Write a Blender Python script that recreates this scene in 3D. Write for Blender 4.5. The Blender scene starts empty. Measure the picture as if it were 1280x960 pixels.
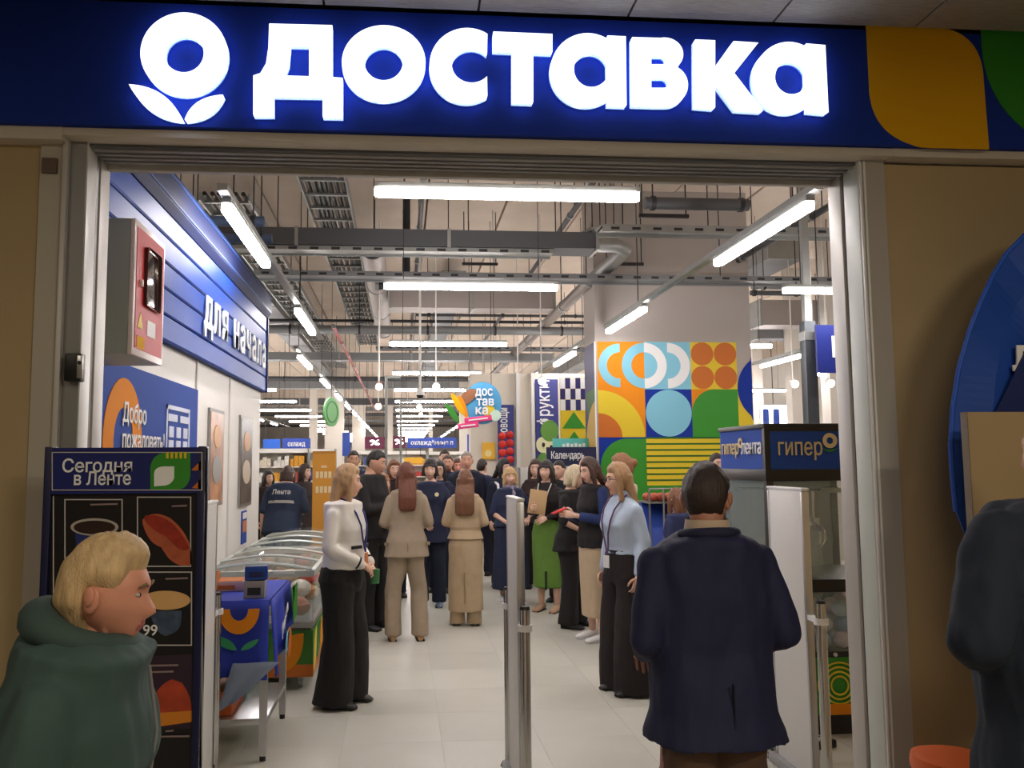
import bpy, bmesh, math, random
from mathutils import Vector, Matrix, Quaternion, noise as mnoise
R = math.radians
PI = math.pi
sc = bpy.context.scene
COL = sc.collection
rnd = random.Random(7)

# ------------------------------------------------------------------ camera
FPX, PCX, PCY = 1060.0, 590.0, 480.0
CAMZ = 1.70
PITCH, YAW, ROLL = R(5.23), R(4.78), 0.006
_f = Vector((math.sin(YAW)*math.cos(PITCH), math.cos(YAW)*math.cos(PITCH), math.sin(PITCH)))
_r = Vector((math.cos(YAW), -math.sin(YAW), 0))
_u = _r.cross(_f)
CR = _r*math.cos(ROLL) - _u*math.sin(ROLL)
CU = _u*math.cos(ROLL) + _r*math.sin(ROLL)
CF = _f
CPOS = Vector((0, 0, CAMZ))
cam = bpy.data.cameras.new('camera')
camo = bpy.data.objects.new('camera', cam)
COL.objects.link(camo)
camo.matrix_world = Matrix(((CR.x, CU.x, -CF.x, 0), (CR.y, CU.y, -CF.y, 0), (CR.z, CU.z, -CF.z, CAMZ), (0, 0, 0, 1)))
cam.sensor_width = 36
cam.lens = FPX/1280*36
cam.shift_x = (640-PCX)/1280
cam.shift_y = (PCY-480)/1280
cam.clip_start = 0.05
cam.clip_end = 200
sc.camera = camo

# ------------------------------------------------------------------ world, mall light, exposure
LAMP_E = 48.0
MALL_E = 27.0
sc.view_settings.view_transform = 'Standard'
sc.view_settings.look = 'None'
sc.view_settings.gamma = 1.0
sc.view_settings.use_curve_mapping = False
sc.view_settings.exposure = 0.0
w = bpy.data.worlds.new('world')
sc.world = w
w.use_nodes = True
w.node_tree.nodes['Background'].inputs[0].default_value = (1.0, 0.93, 0.85, 1)
w.node_tree.nodes['Background'].inputs[1].default_value = 0.03


def area_light(name, loc, rot, sx, sy, power, col):
    l = bpy.data.lights.new(name, 'AREA')
    l.shape = 'RECTANGLE'
    l.size, l.size_y = sx, sy
    l.energy = power
    l.color = col
    o = bpy.data.objects.new(name, l)
    o.location = loc
    o.rotation_euler = rot
    COL.objects.link(o)
    return o


# unseen area lights added under the concourse ceiling to light the shop front
for _x, _y, _k in ((-2.6, .5, .75), (.9, .2, 1.0), (2.3, -.9, 3.0), (-.8, -2.0, 1.0)):
    area_light('concourse_fill_light', (_x, _y, 3.40), (0, 0, 0), 1.1, 0.3, MALL_E*_k, (1.0, 0.87, 0.68))
sc.cycles.max_bounces = 6
sc.cycles.diffuse_bounces = 4
sc.cycles.glossy_bounces = 3
sc.cycles.transparent_max_bounces = 16
sc.cycles.caustics_reflective = False
sc.cycles.caustics_refractive = False
sc.cycles.sample_clamp_indirect = 4.0


# ------------------------------------------------------------------ pixel <-> world
def ray(px, py):
    return CF*FPX + CR*(px-PCX) - CU*(py-PCY)


def at(px, py, X=None, Y=None, Z=None):
    d = ray(px, py)
    if X is not None:
        t = X/d.x
    elif Y is not None:
        t = Y/d.y
    else:
        t = (Z-CAMZ)/d.z
    return CPOS + d*t


# ------------------------------------------------------------------ materials
MATS = {}


def lin(c):
    def g(v):
        v /= 255.0
        return v/12.92 if v <= 0.04045 else ((v+0.055)/1.055)**2.4
    return (g(c[0]), g(c[1]), g(c[2]), 1)


def mat(name, rgb, rough=0.6, metal=0.0, var=0.0, vscale=8.0, bump=0.0, bscale=60.0, coat=0.0, stretch=(1, 1, 1), rndvar=0.0, sheen=0.0, spec=0.5):
    if name in MATS:
        return MATS[name]
    m = bpy.data.materials.new(name)
    m.use_nodes = True
    nt = m.node_tree
    b = nt.nodes['Principled BSDF']
    b.inputs['Base Color'].default_value = lin(rgb)
    b.inputs['Roughness'].default_value = rough
    b.inputs['Metallic'].default_value = metal
    b.inputs['Specular IOR Level'].default_value = spec
    b.inputs['Coat Weight'].default_value = coat
    b.inputs['Sheen Weight'].default_value = sheen
    if var or bump or rndvar:
        tc = nt.nodes.new('ShaderNodeTexCoord')
        mp = nt.nodes.new('ShaderNodeMapping')
        mp.inputs['Scale'].default_value = stretch
        nt.links.new(tc.outputs['Object'], mp.inputs[0])
    if var or rndvar:
        n = nt.nodes.new('ShaderNodeTexNoise')
        n.inputs['Scale'].default_value = vscale
        n.inputs['Detail'].default_value = 4
        nt.links.new(mp.outputs[0], n.inputs['Vector'])
        hs = nt.nodes.new('ShaderNodeHueSaturation')
        hs.inputs['Color'].default_value = lin(rgb)
        mr = nt.nodes.new('ShaderNodeMapRange')
        mr.inputs[1].default_value = 0.25
        mr.inputs[2].default_value = 0.75
        mr.inputs[3].default_value = 1-var
        mr.inputs[4].default_value = 1+var
        nt.links.new(n.outputs[0], mr.inputs[0])
        src = mr.outputs[0]
        if rndvar:
            oi = nt.nodes.new('ShaderNodeObjectInfo')
            m2 = nt.nodes.new('ShaderNodeMapRange')
            m2.inputs[3].default_value = 1-rndvar
            m2.inputs[4].default_value = 1+rndvar
            nt.links.new(oi.outputs['Random'], m2.inputs[0])
            mu = nt.nodes.new('ShaderNodeMath')
            mu.operation = 'MULTIPLY'
            nt.links.new(src, mu.inputs[0])
            nt.links.new(m2.outputs[0], mu.inputs[1])
            src = mu.outputs[0]
        nt.links.new(src, hs.inputs['Value'])
        nt.links.new(hs.outputs[0], b.inputs['Base Color'])
    if bump:
        n2 = nt.nodes.new('ShaderNodeTexNoise')
        n2.inputs['Scale'].default_value = bscale
        n2.inputs['Detail'].default_value = 5
        nt.links.new(mp.outputs[0], n2.inputs['Vector'])
        bp = nt.nodes.new('ShaderNodeBump')
        bp.inputs['Strength'].default_value = bump
        bp.inputs['Distance'].default_value = 0.01
        nt.links.new(n2.outputs[0], bp.inputs['Height'])
        nt.links.new(bp.outputs[0], b.inputs['Normal'])
    MATS[name] = m
    return m


def emis(name, rgb, e):
    if name in MATS:
        return MATS[name]
    m = bpy.data.materials.new(name)
    m.use_nodes = True
    b = m.node_tree.nodes['Principled BSDF']
    b.inputs['Base Color'].default_value = lin(rgb)
    b.inputs['Emission Color'].default_value = lin(rgb)
    b.inputs['Emission Strength'].default_value = e
    MATS[name] = m
    return m


def glass(name, rgb=(225, 240, 240), alpha=0.18, rough=0.03):
    """thin pane: mostly see-through with a reflecting surface"""
    if name in MATS:
        return MATS[name]
    m = bpy.data.materials.new(name)
    m.use_nodes = True
    nt = m.node_tree
    out = nt.nodes['Material Output']
    b = nt.nodes['Principled BSDF']
    b.inputs['Base Color'].default_value = lin(rgb)
    b.inputs['Roughness'].default_value = rough
    tr = nt.nodes.new('ShaderNodeBsdfTransparent')
    mx = nt.nodes.new('ShaderNodeMixShader')
    mx.inputs[0].default_value = alpha
    nt.links.new(tr.outputs[0], mx.inputs[1])
    nt.links.new(b.outputs[0], mx.inputs[2])
    nt.links.new(mx.outputs[0], out.inputs[0])
    MATS[name] = m
    return m


# ------------------------------------------------------------------ objects
def tag(o, label=None, cat=None, group=None, kind=None):
    if label:
        o['label'] = label
    if cat:
        o['category'] = cat
    if group:
        o['group'] = group
    if kind:
        o['kind'] = kind
    return o


def thing(name, label, cat, loc=(0, 0, 0), rz=0.0, group=None):
    o = bpy.data.objects.new(name, None)
    o.empty_display_size = 0.1
    COL.objects.link(o)
    o.location = loc
    o.rotation_euler = (0, 0, rz)
    return tag(o, label, cat, group)


def link(name, me, parent=None, loc=None):
    o = bpy.data.objects.new(name, me)
    COL.objects.link(o)
    if parent is not None:
        o.parent = parent
    if loc is not None:
        o.location = loc
    return o


def copy_tree(o, parent=None):
    c = o.copy()
    COL.objects.link(c)
    if parent is not None:
        c.parent = parent
    for ch in list(o.children):
        copy_tree(ch, c)
    return c


class MB:
    """collects shapes into one bmesh"""

    def __init__(self):
        self.bm = bmesh.new()
        self.mi = 0

    def _fin(self, vs):
        fs = set()
        for v in vs:
            for f in v.link_faces:
                fs.add(f)
        for f in fs:
            f.material_index = self.mi
        return self

    def box(self, c, s, rz=0.0, rx=0.0, ry=0.0, bev=0.0):
        vs = bmesh.ops.create_cube(self.bm, size=1)['verts']
        M = Matrix.Translation(c) @ Matrix.Rotation(rz, 4, 'Z') @ Matrix.Rotation(ry, 4, 'Y') @ Matrix.Rotation(rx, 4, 'X') @ Matrix.Diagonal((s[0], s[1], s[2], 1))
        bmesh.ops.transform(self.bm, matrix=M, verts=vs)
        if bev:
            es = list({e for v in vs for e in v.link_edges})
            r = bmesh.ops.bevel(self.bm, geom=es, offset=bev, segments=2, affect='EDGES', profile=0.6)
            vs = [v for v in r['verts']]
        return self._fin(vs)

    def bx(self, x0, x1, y0, y1, z0, z1, bev=0.0):
        return self.box(((x0+x1)/2, (y0+y1)/2, (z0+z1)/2), (abs(x1-x0), abs(y1-y0), abs(z1-z0)), bev=bev)

    def cyl(self, p0, p1, r0, r1=None, n=16, caps=True):
        r1 = r0 if r1 is None else r1
        p0, p1 = Vector(p0), Vector(p1)
        d = p1-p0
        q = d.to_track_quat('Z', 'Y')
        vs = bmesh.ops.create_cone(self.bm, cap_ends=caps, segments=n, radius1=max(r0, 1e-5), radius2=max(r1, 1e-5), depth=d.length)['verts']
        bmesh.ops.transform(self.bm, matrix=Matrix.Translation((p0+p1)/2) @ q.to_matrix().to_4x4(), verts=vs)
        return self._fin(vs)

    def ball(self, c, r, n=12, m=8, rot=None):
        if not hasattr(r, '__len__'):
            r = (r, r, r)
        vs = bmesh.ops.create_uvsphere(self.bm, u_segments=n, v_segments=m, radius=1)['verts']
        M = Matrix.Translation(c) @ (rot.to_4x4() if rot else Matrix.Identity(4)) @ Matrix.Diagonal((r[0], r[1], r[2], 1))
        bmesh.ops.transform(self.bm, matrix=M, verts=vs)
        return self._fin(vs)

    def tube(self, pts, r, n=8, caps=True, closed=False):
        """swept tube; r number or list"""
        pts = [Vector(p) for p in pts]
        k = len(pts)
        rs = r if hasattr(r, '__len__') else [r]*k
        rings = []
        up = None
        for i, p in enumerate(pts):
            if closed:
                t = (pts[(i+1) % k]-pts[i-1])
            else:
                t = (pts[min(i+1, k-1)]-pts[max(i-1, 0)])
            t = t.normalized() if t.length > 1e-9 else Vector((0, 0, 1))
            if up is None:
                up = Vector((0, 0, 1)) if abs(t.z) < 0.9 else Vector((1, 0, 0))
            a = t.cross(up)
            if a.length < 1e-6:
                a = t.orthogonal()
            a.normalize()
            up = a.cross(t).normalized()
            rings.append([self.bm.verts.new(p + a*math.cos(2*PI*j/n)*rs[i] + up*math.sin(2*PI*j/n)*rs[i]) for j in range(n)])
        return self._skin(rings, caps and not closed, closed)

    def _skin(self, rings, caps=True, closed=False):
        vs = [v for r in rings for v in r]
        n = len(rings[0])
        rr = rings + ([rings[0]] if closed else [])
        for a, b in zip(rr, rr[1:]):
            for j in range(n):
                f = self.bm.faces.new((a[j], a[(j+1) % n], b[(j+1) % n], b[j]))
                f.material_index = self.mi
        if caps:
            for rg in (list(reversed(rings[0])), rings[-1]):
                f = self.bm.faces.new(rg)
                f.material_index = self.mi
        return self

    def loft(self, secs, n=24, caps=True, fold=None):
        """secs: (z, hx, hy, cx, cy[, exponent]) horizontal superellipses; fold(phi, t) scales radius"""
        rings = []
        for i, s in enumerate(secs):
            z, hx, hy = s[0], s[1], s[2]
            cx, cy = (s[3], s[4]) if len(s) > 4 else (0, 0)
            e = 2.0/(s[5] if len(s) > 5 else 2.3)
            rg = []
            for j in range(n):
                ph = 2*PI*j/n
                c, sn = math.cos(ph), math.sin(ph)
                k = fold(ph, i/(len(secs)-1)) if fold else 1.0
                x = math.copysign(abs(c)**e, c)*hx*k
                y = math.copysign(abs(sn)**e, sn)*hy*k
                rg.append(self.bm.verts.new((cx+x, cy+y, z)))
            rings.append(rg)
        return self._skin(rings, caps)

    def cap(self, p0, p1, r0, r1, n=14):
        """tapered capsule"""
        p0, p1 = Vector(p0), Vector(p1)
        d = p1-p0
        L = d.length
        if L < 1e-6:
            return self.ball(p0, r0)
        d.normalize()
        pts, rs = [], []
        for a in (-88, -60, -30, 0):
            pts.append(p0 + d*r0*math.sin(R(a)))
            rs.append(r0*math.cos(R(a)))
        for a in (0, 30, 60, 88):
            pts.append(p1 + d*r1*math.sin(R(a)))
            rs.append(r1*math.cos(R(a)))
        return self.tube(pts, rs, n)

    def prism(self, pts, y0, y1, axis='Y'):
        """polygon given as (a, b) pairs extruded; axis Y: (x,z); X: (y,z); Z: (x,y)"""
        def P(a, b, t):
            return {'Y': (a, t, b), 'X': (t, a, b), 'Z': (a, b, t)}[axis]
        A = [self.bm.verts.new(P(a, b, y0)) for a, b in pts]
        B = [self.bm.verts.new(P(a, b, y1)) for a, b in pts]
        n = len(pts)
        fs = [self.bm.faces.new(A), self.bm.faces.new(list(reversed(B)))]
        for j in range(n):
            fs.append(self.bm.faces.new((A[j], B[j], B[(j+1) % n], A[(j+1) % n])))
        for f in fs:
            f.material_index = self.mi
        return self

    def quad(self, a, b, c, d):
        f = self.bm.faces.new([self.bm.verts.new(p) for p in (a, b, c, d)])
        f.material_index = self.mi
        return self

    def xf(self, M):
        bmesh.ops.transform(self.bm, matrix=M, verts=self.bm.verts)
        return self

    def mesh(self, name, mats=None, smooth=True, angle=35, recalc=True):
        if recalc:
            bmesh.ops.recalc_face_normals(self.bm, faces=self.bm.faces)
        me = bpy.data.meshes.new(name)
        self.bm.to_mesh(me)
        self.bm.free()
        for m in (mats if isinstance(mats, (list, tuple)) else [mats]):
            if m:
                me.materials.append(m)
        if smooth:
            me.shade_smooth()
            if angle:
                me.set_sharp_from_angle(angle=R(angle))
        return me

    def build(self, name, mats, parent=None, loc=None, smooth=True, angle=35):
        return link(name, self.mesh(name, mats, smooth, angle), parent, loc)


def remesh(me, voxel, smooth=2, name='m', mats=None):
    """union of overlapping closed shapes into one continuous skin"""
    o = bpy.data.objects.new('tmp', me)
    COL.objects.link(o)
    md = o.modifiers.new('r', 'REMESH')
    md.mode = 'VOXEL'
    md.voxel_size = voxel
    if smooth:
        ms = o.modifiers.new('s', 'SMOOTH')
        ms.factor = 0.5
        ms.iterations = smooth
    dg = bpy.context.evaluated_depsgraph_get()
    nm = bpy.data.meshes.new_from_object(o.evaluated_get(dg))
    bpy.data.objects.remove(o)
    bpy.data.meshes.remove(me)
    nm.name = name
    nm.materials.clear()
    for m in (mats if isinstance(mats, (list, tuple)) else [mats]):
        if m:
            nm.materials.append(m)
    nm.shade_smooth()
    return nm


_FONT = {}


def text_mesh(s, size, depth=0.003, bold=0.0, align='CENTER', spacing=1.0, line=1.0, shear=0.0):
    c = bpy.data.curves.new('t', 'FONT')
    c.body = s
    c.size = size
    c.extrude = depth
    c.offset = bold*size
    c.align_x = align
    c.align_y = 'CENTER'
    c.space_character = spacing
    c.space_line = line
    c.shear = shear
    c.resolution_u = 3
    o = bpy.data.objects.new('t', c)
    COL.objects.link(o)
    dg = bpy.context.evaluated_depsgraph_get()
    me = bpy.data.meshes.new_from_object(o.evaluated_get(dg))
    bpy.data.objects.remove(o)
    bpy.data.curves.remove(c)
    return me


def text(name, s, size, m, M, parent=None, width=None, **k):
    """flat lettering; M maps text plane (x right, y up, z out) to its place; width fits the run"""
    me = text_mesh(s, size, **k)
    if width:
        xs = [v.co.x for v in me.vertices]
        k2 = width/(max(xs)-min(xs))
        me.transform(Matrix.Diagonal((k2, 1, 1, 1)))
    me.transform(M)
    me.name = name
    me.materials.clear()
    me.materials.append(m)
    return link(name, me, parent)


def face_front(x, y, z):      # faces the camera side (-Y)
    return Matrix.Translation((x, y, z)) @ Matrix.Rotation(PI/2, 4, 'X')


def face_right(x, y, z):      # on the left wall, facing +X
    return Matrix.Translation((x, y, z)) @ Matrix.Rotation(PI/2, 4, 'Z') @ Matrix.Rotation(PI/2, 4, 'X')


def outline(name, loops, depth, m, parent=None, M=None, bevel=0.0):
    """filled 2-D outline with holes, extruded: loops of (x, y)"""
    c = bpy.data.curves.new('o', 'CURVE')
    c.dimensions = '2D'
    c.fill_mode = 'BOTH'
    c.extrude = depth
    c.bevel_depth = bevel
    for lp in loops:
        sp = c.splines.new('POLY')
        sp.points.add(len(lp)-1)
        for p, q in zip(sp.points, lp):
            p.co = (q[0], q[1], 0, 1)
        sp.use_cyclic_u = True
    o = bpy.data.objects.new('o', c)
    COL.objects.link(o)
    dg = bpy.context.evaluated_depsgraph_get()
    me = bpy.data.meshes.new_from_object(o.evaluated_get(dg))
    bpy.data.objects.remove(o)
    bpy.data.curves.remove(c)
    if M is not None:
        me.transform(M)
    me.name = name
    me.materials.clear()
    me.materials.append(m)
    return link(name, me, parent)


def arc(cx, cy, rx, ry, a0, a1, n=24):
    return [(cx+rx*math.cos(R(a0+(a1-a0)*i/n)), cy+ry*math.sin(R(a0+(a1-a0)*i/n))) for i in range(n+1)]


def ell(cx, cy, rx, ry=None, n=40):
    return arc(cx, cy, rx, ry or rx, 0, 360*(n-1)/n, n-1)
# ------------------------------------------------------------------ people
def sstep(a, b, x):
    t = max(0.0, min(1.0, (x-a)/(b-a)))
    return t*t*(3-2*t)


def gs(x, w):
    return math.exp(-(x/w)**2)


AX, AY, AZ = 0.074, 0.094, 0.116
HEADC = Vector((0, -0.012, 1.582))


def head_pt(d, male=False):
    """unit direction -> point of the sculpted head, relative to its centre (face towards -y)"""
    x, y, z = d.x*AX, d.y*AY, d.z*AZ
    zz = z/AZ
    low = sstep(0.05, 1.0, -zz)
    x *= 1-(0.30 if not male else 0.22)*low
    if zz < 0:
        y += -0.014*low if y < 0 else -0.03*low
    if d.y < 0:                                            # face side
        y = max(y, -0.089-0.008*low)
        f = sstep(0.0, 0.35, -d.y)
        nose = gs(x, 0.0105+0.006*sstep(0, 0.03, -z))*(sstep(0.022, -0.030, z) if z > -0.030 else gs(z+0.030, 0.012))
        y -= 0.026*nose*f
        for s in (-1, 1):
            y += 0.008*gs(x-s*0.031, 0.017)*gs(z-0.012, 0.013)*f
            y -= 0.004*gs(x-s*0.043, 0.02)*gs(z+0.018, 0.018)*f
        y -= 0.004*gs(z-0.034, 0.012)*gs(x, 0.05)*f
        y -= 0.006*gs(x, 0.020)*(gs(z+0.057, 0.006)+gs(z+0.069, 0.007))*f
        y += 0.003*gs(x, 0.025)*gs(z+0.063, 0.003)*f
        y -= 0.008*gs(x, 0.024)*gs(z+0.098, 0.016)*f
    return Vector((x, y, z))


def add_head(mb, M, male, nu=36, nv=26):
    """sculpted head grid + ears; material 0 skin, 1 lips"""
    bm = mb.bm
    rings = []
    for i in range(1, nv):
        th = PI*i/nv
        rings.append([bm.verts.new(M @ (HEADC + head_pt(Vector((math.sin(th)*math.sin(2*PI*j/nu), -math.sin(th)*math.cos(2*PI*j/nu), math.cos(th))), male))) for j in range(nu)])
    t = bm.verts.new(M @ (HEADC + Vector((0, 0, AZ))))
    b = bm.verts.new(M @ (HEADC + head_pt(Vector((0, 0, -1)), male)))
    for k in range(len(rings)-1):
        a, c = rings[k], rings[k+1]
        th = PI*(k+1.5)/nv
        for j in range(nu):
            f = bm.faces.new((a[j], c[j], c[(j+1) % nu], a[(j+1) % nu]))
            z = math.cos(th)*AZ
            xx = abs(math.sin(2*PI*(j+.5)/nu))*math.sin(th)*AX
            fr = math.cos(2*PI*(j+.5)/nu) > 0.5
            f.material_index = 1 if (fr and -0.075 < z < -0.052 and xx < 0.021) else 0
    for j in range(nu):
        bm.faces.new((t, rings[0][j], rings[0][(j+1) % nu]))
        bm.faces.new((b, rings[-1][(j+1) % nu], rings[-1][j]))
    mb.mi = 0
    for s in (-1, 1):
        c = M @ (HEADC + Vector((s*0.0755, 0.012, -0.006)))
        mb.ball(c, (0.009, 0.019, 0.030), 10, 8, M.to_3x3() @ Matrix.Rotation(s*0.35, 3, 'Z') @ Matrix.Rotation(0.18, 3, 'X'))
        c2 = M @ (HEADC + Vector((s*0.083, 0.018, 0.004)))
        mb.ball(c2, (0.004, 0.015, 0.022), 8, 6, M.to_3x3() @ Matrix.Rotation(s*0.5, 3, 'Z'))


def add_hand(mb, wrist, d, n, side, curl=0.5, k=1.0):
    """palm and five unequal fingers; d along the hand, n out of the palm, side towards the thumb"""
    d = Vector(d).normalized()
    n = Vector(n)
    n = (n - d*n.dot(d)).normalized()
    t = d.cross(n)
    if t.dot(Vector(side)) < 0:
        t = -t
    w = Vector(wrist)
    secs = [(-0.015, 0.024, 0.019), (0.02, 0.032, 0.016), (0.06, 0.040, 0.014), (0.088, 0.040, 0.011)]
    rings = []
    for (l, hw, hh) in secs:
        c = w + d*l*k + n*0.006*k*sstep(0, .09, l)
        rings.append([mb.bm.verts.new(c + t*math.cos(2*PI*j/12)*hw*k + n*math.sin(2*PI*j/12)*hh*k) for j in range(12)])
    mb._skin(rings)
    for i, (off, L, r) in enumerate(((0.030, 0.072, .0088), (0.0105, 0.080, .0092), (-0.0095, 0.075, .0088), (-0.029, 0.060, .0078))):
        p = w + d*0.080*k + t*off*k + n*0.004*k
        pts, rs = [p], [r*k]
        a = 0.15
        dirv = (d + t*off*2.0).normalized()
        for q, (fr, da) in enumerate(((0.45, curl*0.6), (0.30, curl*1.0), (0.25, curl*0.8))):
            a += da
            p = p + (dirv*math.cos(a) + n*math.sin(a))*L*fr*k
            pts.append(p.copy())
            rs.append(r*k*(0.95-0.12*(q+1)))
        pts.append(p + (dirv*math.cos(a) + n*math.sin(a))*0.004*k)
        rs.append(r*k*0.3)
        mb.tube(pts, rs, 7)
    p = w + d*0.022*k + t*0.026*k
    pts = [p, p + (d*0.55+t*0.75+n*0.25).normalized()*0.034*k]
    pts.append(pts[-1] + (d*0.85+t*0.35+n*0.4).normalized()*0.030*k)
    pts.append(pts[-1] + (d*0.95+t*0.0+n*0.5).normalized()*0.024*k)
    mb.tube(pts, [.0125*k, .0112*k, .0098*k, .006*k], 7)


POSES = {   # right-hand side values (x>0 is the figure's left); elbow, wrist
    'down': ((0.215, 0.035, 1.115), (0.225, -0.030, 0.870)),
    'clasp': ((0.225, 0.010, 1.120), (0.055, -0.190, 0.985)),
    'front': ((0.235, 0.010, 1.125), (0.075, -0.225, 1.060)),
    'hold': ((0.215, -0.010, 1.120), (0.085, -0.260, 1.170)),
    'bent': ((0.275, 0.060, 1.145), (0.150, -0.170, 1.050)),
    'back': ((0.235, 0.090, 1.120), (0.060, 0.150, 0.960)),
    'fold': ((0.225, -0.060, 1.130), (-0.060, -0.185, 1.150)),
    'side': ((0.290, -0.030, 1.160), (0.400, -0.110, 1.030)),
    'wide': ((0.330, 0.040, 1.150), (0.200, -0.190, 1.060)),
}
FEM = [(0.80, .120, .085, 0, .012), (0.88, .172, .118, 0, .018), (0.96, .160, .105, 0, .010), (1.06, .128, .088, 0, 0), (1.15, .136, .098, 0, -.006), (1.24, .150, .116, 0, -.014), (1.32, .155, .100, 0, -.002), (1.385, .140, .076, 0, .008), (1.43, .094, .060, 0, .010), (1.47, .056, .054, 0, .006)]
MAL = [(0.80, .120, .085, 0, .010), (0.88, .160, .112, 0, .014), (0.98, .158, .106, 0, .004), (1.08, .156, .104, 0, 0), (1.18, .168, .114, 0, -.002), (1.27, .182, .122, 0, -.004), (1.35, .190, .108, 0, .004), (1.405, .178, .082, 0, .010), (1.445, .115, .066, 0, .012), (1.485, .066, .062, 0, .006)]


def folds(me, amp, sc_, seed=0.0, zmin=None, zs=0.45):
    """cloth creases: small displacement along the normal"""
    o = Vector((seed*3.1, seed*1.7, seed))
    def f(p):
        q = Vector((p.x*sc_, p.y*sc_, p.z*sc_*zs)) + o
        return amp*(mnoise.noise(q) + 0.5*mnoise.noise(q*2.3))
    displace(me, f)


def displace(me, f):
    n = len(me.vertices)
    co = [v.co.copy() for v in me.vertices]
    no = [v.normal.copy() for v in me.vertices]
    flat = []
    for p, q in zip(co, no):
        flat.extend(p + q*f(p))
    me.vertices.foreach_set('co', flat)
    me.update()


SK = {'s': 0}


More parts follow.
